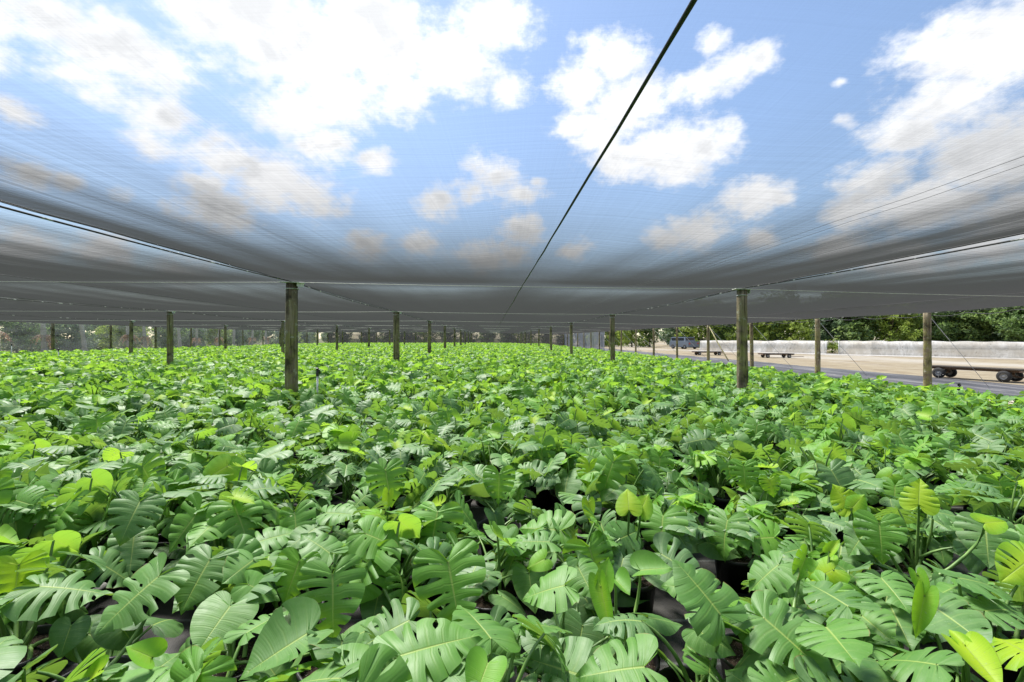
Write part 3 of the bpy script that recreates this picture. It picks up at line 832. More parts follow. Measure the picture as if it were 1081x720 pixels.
for i in range(len(ROWS) - 1):
    ua, ub = ROWS[i], ROWS[i + 1]
    root = empty('shade_cloth', P((ua + ub) / 2, V0, 0))
    nu = 44 if i in (2, 3, 4) else 24
    nvv = 16
    vs = []
    for k in range(KMIN, KMAX):
        for q in range(nvv): vs.append(V0 + DV * (k + q / nvv))
    vs.append(VEND)
    us = [ua + (ub - ua) * q / nu for q in range(nu + 1)]
    b = MB(); base = root.location
    b.add([P(u, v, cloth_z(u, v, ua, ub)) - base for v in vs for u in us],
          [(j * (nu + 1) + q, j * (nu + 1) + q + 1, (j + 1) * (nu + 1) + q + 1, (j + 1) * (nu + 1) + q) for j in range(len(vs) - 1) for q in range(nu)])
    b.build('cloth', M['cloth'], root, True)
    um = ua + (ub - ua) * AM.get(ua, .5)
    sb = MB()
    rsm = random.Random(i); sb.tube([P(um + rsm.uniform(-.004, .004), v, cloth_z(um, v, ua, ub) - .012 + rsm.uniform(-.003, .003)) - base for v in vs], [(.0078 if i == 3 else .0045) * rsm.choice([.8, .9, 1, 1, 1.1, 1.35]) for v in vs], 6)
    sb.build('seam', M['cable'], root, True)
    for uu, off in ((ua, .012), (ub, -.012)):
        hb = MB()
        hb.tube([P(uu + off, v, cloth_z(uu + off, v, ua, ub) - .004) - base for v in vs], .004, 6)
        hb.build('hem', M['cable'], root, True)
    for ws in ([2.30, 2.39] if i == 3 else []):
        wb = MB(); wb.tube([P(ws + .012 * math.sin(v * .9), v, cloth_z(ws, v, ua, ub) - .003) - base for v in vs], .0012, 4)
        wb.build('stitch_line', M['cable'], root, True)
    tag(root, 'grey shade cloth panel %s' % PANELNAME[i], 'shade cloth', 'shade cloth panels of the roof')

def lerp_pts(f, n): return [f(t / n) for t in range(n + 1)]
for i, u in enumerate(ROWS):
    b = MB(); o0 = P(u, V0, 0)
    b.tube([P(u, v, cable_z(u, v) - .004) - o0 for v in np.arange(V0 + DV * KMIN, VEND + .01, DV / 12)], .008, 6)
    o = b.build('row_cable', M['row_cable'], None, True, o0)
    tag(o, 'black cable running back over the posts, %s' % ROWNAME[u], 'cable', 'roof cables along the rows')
for k in range(0, KMAX + 1):
    v = V0 + DV * k; b = MB(); o0 = P(0, v, 0); pts = []
    for i in range(len(ROWS) - 1):
        for q in range(12):
            a = q / 12; u = ROWS[i] * (1 - a) + ROWS[i + 1] * a
            pts.append(P(u, v, top(ROWS[i]) * (1 - a) + top(ROWS[i + 1]) * a - .02 * 4 * a * (1 - a) - .016) - o0)
    b.tube(pts, .0035 + .0013 * k, 5)
    o = b.build('cross_wire', M['wire'], None, True, o0)
    tag(o, '%s pale wire crossing under the shade cloth, counted from the front' % ORD[k], 'wire', 'wires across the roof')
# loose scalloped edge rope on the open side
b = MB(); o0 = P(11.8, V0, 0); pts = []
for v in np.arange(V0 - 6, VEND, .12):
    s = ((v * .93) % 1.0); pts.append(P(11.86, v, cable_z(11.8, v) - .03 - .07 * 4 * s * (1 - s)) - o0)
b.tube(pts, .009, 5)
tag(b.build('edge_rope', M['cable'], None, True, o0), 'black rope looping along the open right edge of the roof', 'rope')

# side nets
def net(name, a, bpt, zt, mat, label, nseg=60):
    b = MB(); a = Vector(a); bpt = Vector(bpt); rs = random.Random(int(a.x * 10))
    d = (bpt - a); nrm = Vector((-d.y, d.x, 0)).normalized()
    vs = []; nz = 6
    for i in range(nseg + 1):
        for j in range(nz + 1):
            z = zt * j / nz
            vs.append(a + d * (i / nseg) + Vector((0, 0, z)) + nrm * (.06 * math.sin(i * 1.7 + j * .5) * math.sin(math.pi * j / nz) + rs.uniform(-.02, .02)) - a)
    b.add(vs, [(i * (nz + 1) + j, (i + 1) * (nz + 1) + j, (i + 1) * (nz + 1) + j + 1, i * (nz + 1) + j + 1) for i in range(nseg) for j in range(nz)])
    o = b.build(name, mat, None, True, a)
    return tag(o, label, 'netting')
net('side_net', P(-26.25, 4), P(-26.25, VEND + .3), top(-26) - .02, M['net'], 'long pale see-through net closing the left side in front of the trees', 110)
net('side_net', P(-26.2, VEND + .3), P(12.0, VEND + .3), top(0) - .06, M['net_dark'], 'dense grey net closing the far end of the shade house')
net('side_net', P(12.0, 47.5), P(12.0, VEND + .25), top(12) - .03, M['net_dense'], 'grey hanging net closing the far part of the right side', 50)

# guy wires and one brace on the open side
gi_ = 0
for k in range(0, 11):
    v = V0 + DV * .5 * (k + 1); p0 = P(11.82, v, top(12) - .1); p1 = P(13.9, v + .3, .02)
    b = MB(); b.tube([Vector((0, 0, 0)), p1 - p0], .006 + .0006 * k, 5)
    o = b.build('guy_wire', M['steel'], None, True, p0)
    tag(o, '%s guy wire slanting to the ground on the open right side, counted from the front' % ORD[k], 'guy wire', 'guy wires on the right side')
b = MB(); p0 = at(751, 346, 2.06); p0 = P(11.83, V0 + DV * 2, top(12) - .06); p1 = P(11.1, V0 + DV * 2 - 3.4, .35)
b.tube([Vector((0, 0, 0)), (p1 - p0) * .5 + Vector((0, 0, -.05)), p1 - p0], .03, 7)
tag(b.build('wooden_brace', M['post'], None, True, p0), 'dark slanting brace leaning on a post of the open right side', 'brace')

# ------------------------------------------------------------------ sprinkler risers, pipe
def riser(x, y, h, label, dark=False):
    root = empty('sprinkler_riser', (x, y, 0))
    b = MB(); b.tube([(0, 0, 0), (.003, 0, h * .5), (0, .004, h - .12)], .014, 8); b.build('pipe', M['pvc'], root, True)
    b = MB(); b.lathe([(.001, h - .13), (.020, h - .125), (.022, h - .07), (.014, h - .06), (.014, h - .03), (.024, h - .025), (.026, h - .012), (.008, h), (.001, h + .002)], 10)
    b.box((.022, 0, h - .045), (.03, .012, .03)); b.build('nozzle', M['black_plastic'], root, False)
    tag(root, label, 'sprinkler', 'sprinkler risers')
q = at(335, 388, .97); riser(q.x, q.y, .97, 'white sprinkler riser with black nozzle right beside the nearest left post')
q = at(1012, 404, .66); riser(q.x, q.y, .66, 'short sprinkler riser with black head at the right edge of the plants')
q = at(74, 367, 1.0); riser(q.x, q.y - .5, .98, 'white sprinkler riser standing before the left netting, beside the slim left posts')
q = at(17, 358, 1.3); riser(P(-23.5, 23.5).x, P(-23.5, 23.5).y, 1.15, 'leftmost white sprinkler riser, near the left netting')
b = MB(); z = .10; pa = at(-40, 712, z); pb = at(40, 662, z); pc = pb + (pb - pa) * 1.2
b.tube([Vector((0, 0, 0)), (pb - pa) * .5, pb - pa, pc - pa], .017, 10)
tag(b.build('irrigation_pipe', M['pvc'], None, True, pa), 'white irrigation pipe lying between pots at the lower left', 'pipe')

# ------------------------------------------------------------------ trees
def foliage_mat(name, dark, mid, light):
    m, t, out = new_mat(name)
    age = t.node('ShaderNodeAttribute', attribute_name='leaf_age').outputs['Fac']
    n = t.noise(t.coord(), 1.3, 3, .6)
    f = t.math('ADD', age, t.math('MULTIPLY', t.math('SUBTRACT', n, .5), .5), clamp=True)
    c = t.ramp(f, [(.1, dark), (.5, mid), (.9, light)])
    p = principled(t, None, c, .5, None, .4)
    tr = t.node('ShaderNodeBsdfTranslucent'); t.l.new(c, tr.inputs[0])
    mx = t.node('ShaderNodeMixShader'); mx.inputs[0].default_value = .5
    t.l.new(p.outputs[0], mx.inputs[1]); t.l.new(tr.outputs[0], mx.inputs[2]); t.l.new(mx.outputs[0], out.inputs[0])
    return m
M['crown_green'] = foliage_mat('broad_leaf_green', (.065, .115, .045), (.165, .265, .075), (.29, .40, .12))
M['crown_blue'] = foliage_mat('broad_leaf_bluegreen', (.055, .10, .055), (.125, .205, .095), (.23, .30, .15))
M['crown_lime'] = foliage_mat('broad_leaf_lime', (.12, .17, .03), (.27, .37, .06), (.43, .52, .10))
M['crown_rust'] = foliage_mat('dry_fronds', (.13, .075, .045), (.27, .15, .085), (.38, .24, .13))
M['bark'] = simple_mat('tree_bark', (.09, .075, .055), (.20, .17, .13), 5, .9, .8, .2, 0, (1, 1, .3), .03)
M['palm_bark'] = simple_mat('pale_palm_bark', (.26, .24, .21), (.46, .43, .39), 4, .9, .6, .2, 0, (.6, .6, 3), .03)

def crown_mesh(name, seed, h, rad, nclump, nleaf, size, mat, low=.25):
    rs = random.Random(seed); b = MB()
    lobes = [(rs.uniform(-.5, .5) * rad, rs.uniform(-.5, .5) * rad, h * rs.uniform(low + .06, .85), rad * rs.uniform(.4, .62)) for _ in range(12)]
    lobes.append((0, 0, h * .6, rad * .7))
    for c in range(nclump):
        lx, ly, lz, lr = rs.choice(lobes)
        d = Vector((rs.gauss(0, 1), rs.gauss(0, 1), rs.gauss(0, .9))).normalized()
        cpt = Vector((lx, ly, lz)) + d * lr * rs.uniform(.55, 1.05) * Vector((1, 1, 1)).length / 1.732
        cpt.z = max(cpt.z, h * low * rs.uniform(.6, 1)); cpt.z = min(cpt.z, h * 1.02)
        tone = min(1, max(.02, rs.gauss(.5, .22))); cr = rs.uniform(.35, .75) * size * 4
        for q in range(nleaf):
            o = cpt + Vector((rs.gauss(0, .5), rs.gauss(0, .5), rs.gauss(0, .38))) * cr
            n = (d * .5 + Vector((rs.gauss(0, .6), rs.gauss(0, .6), rs.gauss(.4, .6)))).normalized()
            a = n.orthogonal().normalized(); a = (Matrix.Rotation(rs.uniform(0, 6.28), 3, n) @ a); bb = n.cross(a)
            s = size * rs.uniform(.6, 1.3)
            b.add([o - a * s, o - bb * s * .45 + n * s * .1, o + a * s, o + bb * s * .45 + n * s * .1], [(0, 1, 2, 3)], age=min(1, max(.02, tone + rs.gauss(0, .08))))
    return b.mesh(name, mat, False)
def trunk_mesh(name, seed, h, r, mat, limbs=5, lean=.05):
    rs = random.Random(seed); b = MB()
    pts = [Vector((lean * h * t * rs.uniform(.6, 1.4), lean * h * t * rs.uniform(-1, 1), h * t)) for t in np.linspace(0, 1, 7)]
    b.tube(pts, [r * (1.35 if i == 0 else 1.05 - .7 * i / 6) for i in range(7)], 9)
    for k in range(limbs):
        s = pts[2 + k % 4]; a = rs.uniform(0, 6.28); l = h * rs.uniform(.3, .5)
        e = s + Vector((math.cos(a) * l * .7, math.sin(a) * l * .7, l * .7))
        b.tube([s, (s + e) / 2 + Vector((0, 0, -l * .06)), e], [r * .45, r * .3, r * .12], 6)
    return b.mesh(name, mat, True)
KINDS_T = [('crown_green', 3), ('crown_lime', 5), ('crown_blue', 7), ('crown_green', 9), ('crown_lime', 12), ('crown_blue', 15)]
CR = [crown_mesh('crown', s, 9.0, 4.2, 460, 15, .24, M[k], .06) for k, s in KINDS_T]
TR = [trunk_mesh('trunk', s, 5.5, .17, M['bark']) for k, s in KINDS_T]
DESC = {'crown_green': 'mid green', 'crown_lime': 'yellow green', 'crown_blue': 'bluish green'}
def tree(x, y, kind, sc, label, group, rz, zs=1.0):
    root = empty('broadleaf_tree', (x, y, 0), rz); root.scale = (sc, sc, sc * zs)
    for nm, me in (('trunk', TR[kind]), ('crown', CR[kind])):
        o = bpy.data.objects.new(nm, me); COL.objects.link(o); o.parent = root
    tag(root, label, 'tree', group)
rs = random.Random(21)
line = []     # the wood beyond the white shade tunnel
N = 22
for i in range(N):
    px = 640 + i * 25 + rs.uniform(-7, 7); d = 74 - i * .95 + rs.uniform(-3, 3)
    line.append((px, d))
for i, (px, d) in enumerate(line):
    x = (px - CX) / F * d
    kind = [4, 1, 0, 2, 1, 3, 4, 0, 1, 2, 5, 0, 4, 3, 2, 1, 0, 5, 3, 2, 5, 0][i]
    h = (4.6 + 2.9 * min(1, i / 12)) * rs.uniform(.85, 1.18)
    tree(x, d, kind, h / 9 * 1.15, '%s tree in the wood behind the white tunnel, number %d from its left end' % (DESC[KINDS_T[kind][0]], i + 1) if False else
         '%s tree of the wood beyond the white tunnel, %s from the left' % (DESC[KINDS_T[kind][0]], (ORD[i] if i < 20 else ['twenty-first', 'twenty-second'][i - 20])), 'trees beyond the white tunnel', rs.uniform(0, 6.28))
for i in range(10):  # second rank, filling the gaps
    px = 655 + i * 52 + rs.uniform(-9, 9); d = 86 - i * .9
    kind = rs.choice([0, 2, 3, 5]); h = (5.8 + 2.8 * min(1, i / 5)) * rs.uniform(.9, 1.15)
    tree((px - CX) / F * d, d, kind, h / 9 * 1.2, 'taller %s tree behind the front rank of the wood, %s from the left' % (DESC[KINDS_T[kind][0]], ORD[i]), 'trees beyond the white tunnel', rs.uniform(0, 6.28))
# trees beyond the left net: pale palms with dry skirts, dark broadleaf trees behind
def palm_trunk(seed, h, lean):
    rs = random.Random(seed); b = MB()
    n = 12; pts = [Vector((lean * h * (i / n)**1.3, 0, h * i / n)) for i in range(n + 1)]
    b.tube(pts, [.34 * (1 - .62 * min(1, (i / n) * 4.0)**.8) + .015 * math.sin(i * 2.1) for i in range(n + 1)], 12)
    return b.mesh('trunk', M['palm_bark'], True)
def frond_mesh(seed, n, z, ln, drop, mat, name):
    rs = random.Random(seed); b = MB()
    for k in range(n):
        a = k * 2.4 + rs.uniform(-.3, .3); l = ln * rs.uniform(.75, 1.2); dr = drop * rs.uniform(.6, 1.3)
        pr = None
        for i in range(9):
            t = i / 8; r = l * t * (1 - .25 * t); zz = z + l * .45 * t * (1 - dr * t * 1.4)
            p = Vector((math.cos(a) * r, math.sin(a) * r, zz))
            if pr is not None:
                sd = Vector((-math.sin(a), math.cos(a), 0)); w = .30 * ln / 2 * math.sin(math.pi * min(1, t * .9 + .1))
                for sgn in (1, -1):
                    for m_ in (0, .5):
                        q = pr.lerp(p, m_)
                        b.add([q, q.lerp(p, .45), q.lerp(p, .9) + sd * sgn * w + Vector((0, 0, -w * .5)), q.lerp(p, .6) + sd * sgn * w * .9 + Vector((0, 0, -w * .55))], [(0, 1, 2, 3)], age=rs.uniform(.2, .9))
            pr = p
    return b.mesh(name, mat, False)
PT = [palm_trunk(s, 4.6, l) for s, l in ((1, .03), (2, -.06), (3, .09))]
PC = [frond_mesh(s, 16, 4.5, 2.4, 1.0, M['crown_green'], 'crown') for s in (1, 2, 3)]
PS = [frond_mesh(s + 9, 14, 2.25, .95, 3.0, M['crown_rust'], 'dry_skirt') for s in (1, 2, 3)]
rs = random.Random(33)
v = 20.0; i = 0
while v < 72 and i < 14:
    u = -29.2 + rs.uniform(-.5, .5); p = P(u, v)
    root = empty('palm_tree', p, rs.uniform(0, 6.28)); s = rs.uniform(.9, 1.15); root.scale = (s, s, s * .70)
    for nm, lst in (('trunk', PT), ('crown', PC), ('dry_skirt', PS)):
        if nm == 'dry_skirt' and i % 3 == 2: continue
        o = bpy.data.objects.new(nm, lst[i % 3]); COL.objects.link(o); o.parent = root
    tag(root, 'pale-trunked palm behind the left netting, %s from the left' % ORD[i], 'palm tree', 'palms behind the left netting')
    v += 2.7 + rs.uniform(-.5, .5) + i * .1; i += 1
for i in range(20):
    v = 14 + i * 4.4 + rs.uniform(-.8, .8); u = -33.5 - rs.uniform(0, 3.5); p = P(u, v); kind = [0, 2, 1, 3, 5, 0, 2, 1][i % 8]
    tree(p.x, p.y, kind, rs.uniform(.42, .52), '%s bushy tree behind the palms and left netting, %s from the left' % (DESC[KINDS_T[kind][0]], ORD[i]), 'trees behind the left netting', rs.uniform(0, 6.28))
for i in range(16):
    v = 16 + i * 6.0 + rs.uniform(-.8, .8); u = -42 - rs.uniform(0, 4); p = P(u, v); kind = [2, 0, 3, 5][i % 4]
    tree(p.x, p.y, kind, rs.uniform(.5, .6), '%s tree in the back rank far behind the left netting, %s from the left' % (DESC[KINDS_T[kind][0]], ORD[i]), 'trees behind the left netting', rs.uniform(0, 6.28))
for i in range(13):
    u = -26 + i * 3.6; p = P(u, VEND + 9 + rs.uniform(-1.5, 1.5)); kind = [0, 2, 3, 5, 1][i % 5]
    tree(p.x, p.y, kind, rs.uniform(.5, .6), '%s tree behind the far end net, %s from the left' % (DESC[KINDS_T[kind][0]], ORD[i]), 'trees behind the far end net', rs.uniform(0, 6.28))

# ------------------------------------------------------------------ white tunnel, trailers, van on the open right side
def tarp_mat():
    m, t, out = new_mat('white_tunnel_film')
    obj = t.coord()
    n = t.noise(t.mapping(obj, (1, 1, .4)), 2.2, 6, .75, .8); n2 = t.noise(obj, .30, 4, .6)
    c = t.mix(t.maprange(n, .40, .62, 0, 1), (.42, .41, .39), (.70, .695, .68))
    c = t.mix(t.maprange(n2, .45, .60, 0, .7), c, (.38, .345, .29))
    c = t.mix(t.maprange(t.noise(obj, 5, 4, .7), .60, .68, 0, .6), c, (.13, .12, .10))
    p = principled(t, None, c, .5, t.bump(n, .5, .08), .3)
    tr = t.node('ShaderNodeBsdfTranslucent'); t.l.new(c, tr.inputs[0])
    mx = t.node('ShaderNodeMixShader'); mx.inputs[0].default_value = .35
    t.l.new(p.outputs[0], mx.inputs[1]); t.l.new(tr.outputs[0], mx.inputs[2])
    tp = t.node('ShaderNodeBsdfTransparent'); mx2 = t.node('ShaderNodeMixShader'); mx2.inputs[0].default_value = .18
    t.l.new(mx.outputs[0], mx2.inputs[1]); t.l.new(tp.outputs[0], mx2.inputs[2]); t.l.new(mx2.outputs[0], out.inputs[0])
    return m
M['tarp'] = tarp_mat()
M['rust'] = simple_mat('rusty_steel', (.10, .055, .035), (.22, .15, .10), 12, .8, .4)
M['tyre'] = simple_mat('tyre_rubber', (.014, .014, .014), (.035, .034, .032), 20, .85)
M['rim'] = simple_mat('dusty_wheel_rim', (.28, .27, .25), (.42, .41, .39), 14, .6)
M['plank'] = simple_mat('grey_deck_planks', (.038, .030, .022), (.075, .062, .048), 6, .85, .4, .2, 0, (8, .6, 1))
M['frame_steel'] = simple_mat('tunnel_pipe', (.40, .40, .40), (.55, .55, .55), 20, .5)

W = [Vector((21.4, 52, 0)), Vector((25.8, 45.5, 0)), Vector((30.0, 38, 0)), Vector((35.8, 30.4, 0)), Vector((44, 20, 0))]
root = empty('plastic_tunnel', W[0])
def wall_piece(a, b_, h, seed, lean=.22, nseg=14):
    rs = random.Random(seed); d = b_ - a; nrm = Vector((d.y, -d.x, 0)).normalized()
    if nrm.y > 0: nrm = -nrm
    vs = []; prof = [(0, 0), (-lean * .5, h * .35), (-lean * .7, h * .7), (-lean, h), (-lean - 1.2, h + .05), (-lean - 3.2, h + .02), (-lean - 4.6, h * .55)]
    nseg = max(4, int(d.length / .42)); per = 4
    for i in range(nseg + 1):
        hoop = abs(math.sin(math.pi * (i % per) / per))
        for (off, z) in prof:
            sg = .03 * math.sin(i * 2.4 + seed) - .07 * hoop * min(1, z / h) if 0 < z < h + .2 else 0
            z = z - .09 * hoop * max(0, z - h * .6)
            vs.append(a + d * (i / nseg) + nrm * (off + sg) + Vector((0, 0, z + (rs.uniform(-.035, .035) if z > .1 else 0))) - W[0])
    m = len(prof)
    b = MB(); b.add(vs, [(i * m + j, (i + 1) * m + j, (i + 1) * m + j + 1, i * m + j + 1) for i in range(nseg) for j in range(m - 1)])
    return b
HT = 1.12
# the opening sits between the first and second piece
op = W[1] + (W[2] - W[1]) * .60; op2 = W[1] + (W[2] - W[1]) * .72
for k, (a, b_) in enumerate(((W[0], W[1]), (W[1], op), (op2, W[2]), (W[2], W[3]), (W[3], W[4]))):
    wall_piece(a, b_, HT * (1.0 if k else .98), 50 + k).build('film_sheet', M['tarp'], root, True)
for k, p in enumerate((op, op2)):
    b = MB(); b.tube([(p - W[0]), p - W[0] + Vector((0, 0, HT + .05))], .035, 7); b.build('door_post', M['frame_steel'], root, True)
tag(root, 'long low white plastic tunnel beyond the sandy track, with one dark opening', 'plastic tunnel')
# leafy young plant seen through the opening
oc = (op + op2) / 2; nrm = Vector((.85, .52, 0))
root = empty('leafy_bush', oc + Vector((.575, .818, 0)) * 1.3)
b = MB(); b.tube([(0, 0, 0), (.05, 0, .4), (0, .04, .7)], .03, 6); b.build('stem', M['bark'], root, True)
o = bpy.data.objects.new('foliage', crown_mesh('foliage', 77, 1.35, .75, 70, 12, .08, M['crown_lime'], .15)); COL.objects.link(o); o.parent = root
tag(root, 'yellow green bush showing through the opening of the white tunnel', 'bush')
# pale film lying along the foot of the tunnel
b = MB(); vs = []
for i, p in enumerate(W):
    d = (W[min(i + 1, 4)] - W[max(i - 1, 0)]).normalized(); n_ = Vector((d.y, -d.x, 0));
    if n_.y > 0: n_ = -n_
    vs += [p + n_ * .03 - W[0], p + n_ * (3.4 - .2 * i) - W[0]]
b.add(vs, [(2 * i, 2 * i + 1, 2 * i + 3, 2 * i + 2) for i in range(4)])
o = b.build('film_apron', M['tarp'], None, True, W[0]); o.location.z = .014
tag(o, 'strip of white film lying on the ground along the tunnel foot', 'ground film')

def wheel(parent, x, y, r, w, rim=True):
    b = MB(); pr = [(r * .55, -w / 2), (r * .92, -w / 2), (r, -w * .3), (r, w * .3), (r * .92, w / 2), (r * .55, w / 2)]
    b.lathe(pr, 20); b.v = [(px, pz, py) for px, py, pz in b.v]
    t = b.build('wheel', M['tyre'], parent, True, (x, y, r))
    c = MB(); c.lathe([(.001, -w * .32), (r * .18, -w * .36), (r * .2, -w * .2), (r * .52, -w * .16), (r * .58, -w * .42), (r * .58, w * .42), (r * .52, w * .16), (r * .2, w * .2), (r * .18, w * .36), (.001, w * .32)], 18)
    c.v = [(px, pz, py) for px, py, pz in c.v]
    c.build('rim', M['rim'], t, True)
    return t
def wagon(loc, rz, Lg, Wd, r, deck, label, drawbar=True):
    root = empty('flat_wagon', loc, rz)
    b = MB(); np_ = 6
    for k in range(np_): b.box((0, -Wd / 2 + Wd * (k + .5) / np_, deck), (Lg, Wd / np_ - .012, .035))
    b.build('deck', M['plank'], root)
    b = MB()
    for s in (-1, 1): b.box((0, s * Wd * .3, deck - .055), (Lg * .98, .05, .07))
    for s in (-1, 1): b.box((s * Lg * .49, 0, deck - .05), (.04, Wd * .96, .06))
    b.build('chassis', M['rust'], root)
    for sx in (-1, 1):
        a = MB(); a.tube([(sx * Lg * .34, -Wd * .46, r), (sx * Lg * .34, Wd * .46, r)], .025, 8)
        for s in (-1, 1): a.box((sx * Lg * .34, s * Wd * .3, (r + deck) / 2 - .03), (.05, .05, abs(deck - r) - .02))
        a.build('axle', M['rust'], root)
        for sy in (-1, 1): wheel(root, sx * Lg * .34, sy * Wd * .46, r, .12)
    if drawbar:
        b = MB(); b.tube([(Lg * .34, 0, r), (Lg * .62, 0, r * .75), (Lg * .86, .02, .1)], .022, 7); b.box((Lg * .88, .02, .09), (.08, .09, .03)); b.build('drawbar', M['rust'], root)
    tag(root, label, 'wagon', 'flat wagons on the sandy track')
wagon((15.55, 15.25, .012), math.atan2(-2.2, .85), 2.45, .74, .18, .40, 'nearest rusty flat wagon with pale wheel rims, beside the right edge post')
wagon(((819 - CX) / F * 32.6, 32.6, 0), -.12, 2.1, .9, .13, .30, 'small low flat wagon farther back on the sand, just right of the near right post', True)
wagon(((747 - CX) / F * 37.5, 37.5, 0), -.08, 2.3, .9, .13, .30, 'smallest flat wagon, farthest back on the sand', True)

# grey van far behind
M['van_paint'] = simple_mat('blue_grey_paint', (.09, .11, .14), (.12, .14, .17), 3, .35, .02)
M['glass'] = simple_mat('dark_window_glass', (.012, .015, .018), (.02, .024, .028), 2, .08, .0, .6)
vx = (722 - CX) / F * 60
root = empty('parked_van', (vx, 60, 0), R(20))
b = MB(); b.box((0, 0, .62), (1.7, 3.6, .7)); b.box((0, .25, 1.26), (1.6, 2.9, .58), taper=.9); b.build('body', M['van_paint'], root)
b = MB(); b.box((0, -1.14, 1.26), (1.3, .06, .36), tilt=(.10, 0, 0)); b.build('rear_window', M['glass'], root)
for s in (-1, 1):
    b = MB(); b.box((s * .785, .3, 1.27), (.05, 2.3, .34)); b.build('side_window', M['glass'], root)
    b = MB(); b.box((s * .68, -1.81, .72), (.2, .03, .16)); b.build('tail_light', simple_mat('red_lamp', (.35, .02, .02), (.45, .03, .03), 4, .3) if s < 0 else bpy.data.materials['red_lamp'], root)
    for yy in (-1.1, 1.15):
        t = wheel(root, s * .78, yy, .30, .18); t.rotation_euler = (0, 0, R(90)); 
tag(root, 'small blue grey van parked far off at the left end of the tunnel', 'van')

# ------------------------------------------------------------------ sky and sun
SUN_EL, SUN_AZ = R(60), R(322)        # azimuth clockwise from +Y (the view direction)
world = bpy.data.worlds.new('World'); scene.world = world; world.use_nodes = True
world.node_tree.nodes.clear(); t = NT(world.node_tree)
wo = t.node('ShaderNodeOutputWorld'); bg = t.node('ShaderNodeBackground'); t.l.new(bg.outputs[0], wo.inputs[0])
sky = t.node('ShaderNodeTexSky', sky_type='NISHITA'); sky.sun_disc = False
sky.sun_elevation = SUN_EL; sky.sun_rotation = SUN_AZ; sky.air_density = 1.0; sky.dust_density = .5; sky.ozone_density = 1.0
gen = t.node('ShaderNodeTexCoord').outputs['Generated']
ZS = 1.55
dirv = t.node('ShaderNodeVectorMath', operation='MULTIPLY'); t.l.new(gen, dirv.inputs[0]); dirv.inputs[1].default_value = (1, 1, ZS)
wn = t.node('ShaderNodeTexNoise'); t.l.new(dirv.outputs[0], wn.inputs['Vector']); wn.inputs['Scale'].default_value = 5; wn.inputs['Detail'].default_value = 4
ws = t.node('ShaderNodeVectorMath', operation='SUBTRACT'); t.l.new(wn.outputs['Color'], ws.inputs[0]); ws.inputs[1].default_value = (.5, .5, .5)
wsc = t.node('ShaderNodeVectorMath', operation='SCALE'); t.l.new(ws.outputs[0], wsc.inputs[0]); wsc.inputs['Scale'].default_value = .09
wv = t.node('ShaderNodeVectorMath', operation='ADD'); t.l.new(dirv.outputs[0], wv.inputs[0]); t.l.new(wsc.outputs[0], wv.inputs[1])
CLOUDS = [(300, 45, 82), (400, 40, 92), (480, 60, 70), (350, 95, 62), (425, 100, 45), (300, 110, 50), (215, 15, 58), (520, 25, 50), (540, 95, 25),
          (130, 55, 62), (100, 85, 45), (160, 120, 42), (150, 148, 26), (180, 70, 40), (5, 20, 42), (-40, 40, 60),
          (240, 172, 54), (290, 190, 62), (325, 205, 44), (215, 195, 30), (230, 220, 40), (395, 170, 20), (30, 182, 26), (70, 190, 22), (127, 202, 15),
          (462, 210, 26), (492, 203, 24), (525, 188, 36), (552, 206, 28), (553, 240, 24), (570, 195, 12),
          (645, 60, 46), (615, 90, 35), (608, 130, 24), (670, 105, 56), (700, 155, 54), (655, 165, 40), (640, 140, 40), (725, 175, 36), (745, 155, 38), (768, 140, 22),
          (735, 88, 24), (765, 78, 26), (800, 68, 22), (756, 42, 18), (715, 90, 22), (795, 208, 30), (770, 215, 20), (825, 212, 12),
          (1040, 60, 90), (1000, 110, 70), (960, 140, 55), (925, 190, 48), (1060, 160, 80), (990, 210, 60), (900, 215, 30), (1100, 230, 70), (965, 60, 45),
          (888, 131, 11), (880, 90, 8), (600, 265, 18), (385, 262, 24), (447, 259, 24), (505, 272, 26), (540, 268, 22), (735, 246, 34), (700, 255, 22), (800, 250, 20), (20, 118, 20), (265, 10, 60), (60, 20, 40), (340, 150, 30),
          (-60, 250, 60), (30, 262, 34), (110, 268, 34), (190, 285, 26), (-180, 240, 90), (880, 262, 36), (960, 268, 40), (1050, 268, 50), (1160, 260, 70)]
acc = None
for (cx, cy, rr) in CLOUDS:
    d = ray(cx, cy); ln = d.length; d = d / ln; rad = rr / F / ln * (1.10 if rr > 40 else 1.30)
    dn = t.node('ShaderNodeVectorMath', operation='DISTANCE'); t.l.new(wv.outputs[0], dn.inputs[0]); dn.inputs[1].default_value = (d.x, d.y, d.z * ZS)
    m_ = t.math('MULTIPLY_ADD', dn.outputs['Value'], -1 / rad, 1.0)
    m_ = t.math('MULTIPLY', m_, min(1.0, .62 + rad * 2.5))
    acc = m_ if acc is None else t.math('SMOOTH_MAX', acc, m_, .12)
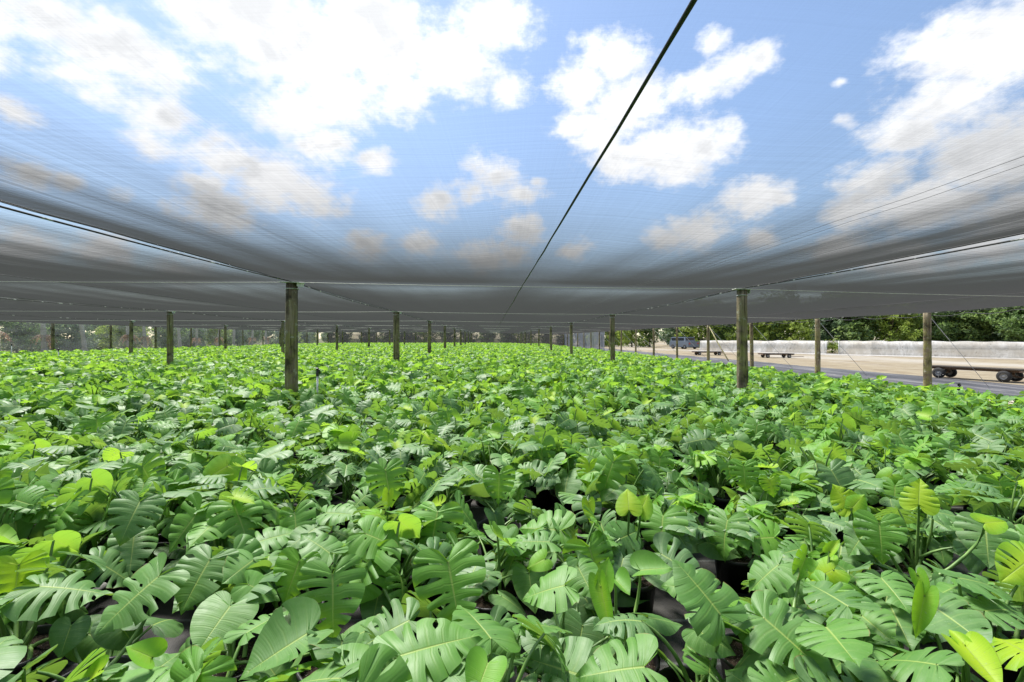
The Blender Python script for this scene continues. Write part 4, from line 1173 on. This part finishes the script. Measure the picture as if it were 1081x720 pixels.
# the rest of the sky (behind and beside the view) gets scattered clouds
big = t.noise(dirv.outputs[0], 2.3, 5, .55)
sepd = t.node('ShaderNodeSeparateXYZ'); t.l.new(gen, sepd.inputs[0])
behind = t.maprange(sepd.outputs[1], .05, .45, 1, 0)
other = t.math('SUBTRACT', t.math('MULTIPLY', t.math('SUBTRACT', big, .47), 4.0), t.math('MULTIPLY', t.math('SUBTRACT', 1.0, behind), 3.0))
acc = t.math('MAXIMUM', acc, other)
fb = t.noise(dirv.outputs[0], 8, 9, .66)
dens = t.math('ADD', acc, t.math('MULTIPLY', t.math('SUBTRACT', fb, .5), 1.15))
fb2 = t.noise(dirv.outputs[0], 30, 6, .6)
dens = t.math('ADD', dens, t.math('MULTIPLY', t.math('SUBTRACT', fb2, .5), .95))
mask = t.maprange(dens, .0, .62, 0, 1, True)
up = t.node('ShaderNodeVectorMath', operation='ADD'); t.l.new(wv.outputs[0], up.inputs[0]); up.inputs[1].default_value = (-.035, .0, .055)
relief = t.math('SUBTRACT', t.noise(wv.outputs[0], 7, 7, .6), t.noise(up.outputs[0], 7, 7, .6))     # billows lit from above left
low = t.noise(dirv.outputs[0], 3.1, 4, .55)
thick = t.math('ADD', t.maprange(relief, -.16, .16, 1, 0), t.maprange(low, .4, .62, -.25, .35))
thick = t.math('MULTIPLY', t.maprange(thick, .25, 1.05, 0, 1, True), t.maprange(dens, .25, .75, .25, 1))
CL = 5.7
ccol = t.mix(thick, (CL * 1.08, CL * 1.09, CL * 1.11), (CL * .80, CL * .815, CL * .84))
final = t.mix(mask, sky.outputs[0], ccol)
t.l.new(final, bg.inputs[0]); bg.inputs[1].default_value = .092

sl = bpy.data.lights.new('sun', 'SUN'); so = bpy.data.objects.new('sun', sl); COL.objects.link(so)
sl.energy = 3.9; sl.angle = R(16); sl.color = (1.0, .96, .90)
sd = Vector((math.sin(SUN_AZ) * math.cos(SUN_EL), math.cos(SUN_AZ) * math.cos(SUN_EL), math.sin(SUN_EL)))
so.rotation_euler = sd.to_track_quat('Z', 'Y').to_euler(); so.location = (0, 0, 30)

scene.view_settings.view_transform = 'Standard'; scene.view_settings.look = 'None'
scene.view_settings.exposure = 1.38; scene.view_settings.gamma = 1.0; scene.view_settings.use_curve_mapping = False
scene.render.engine = 'CYCLES'
cy = scene.cycles
cy.max_bounces = 7; cy.diffuse_bounces = 3; cy.glossy_bounces = 2; cy.transmission_bounces = 4; cy.transparent_max_bounces = 10
cy.use_denoising = True; cy.caustics_reflective = False; cy.caustics_refractive = False; cy.sample_clamp_indirect = 6
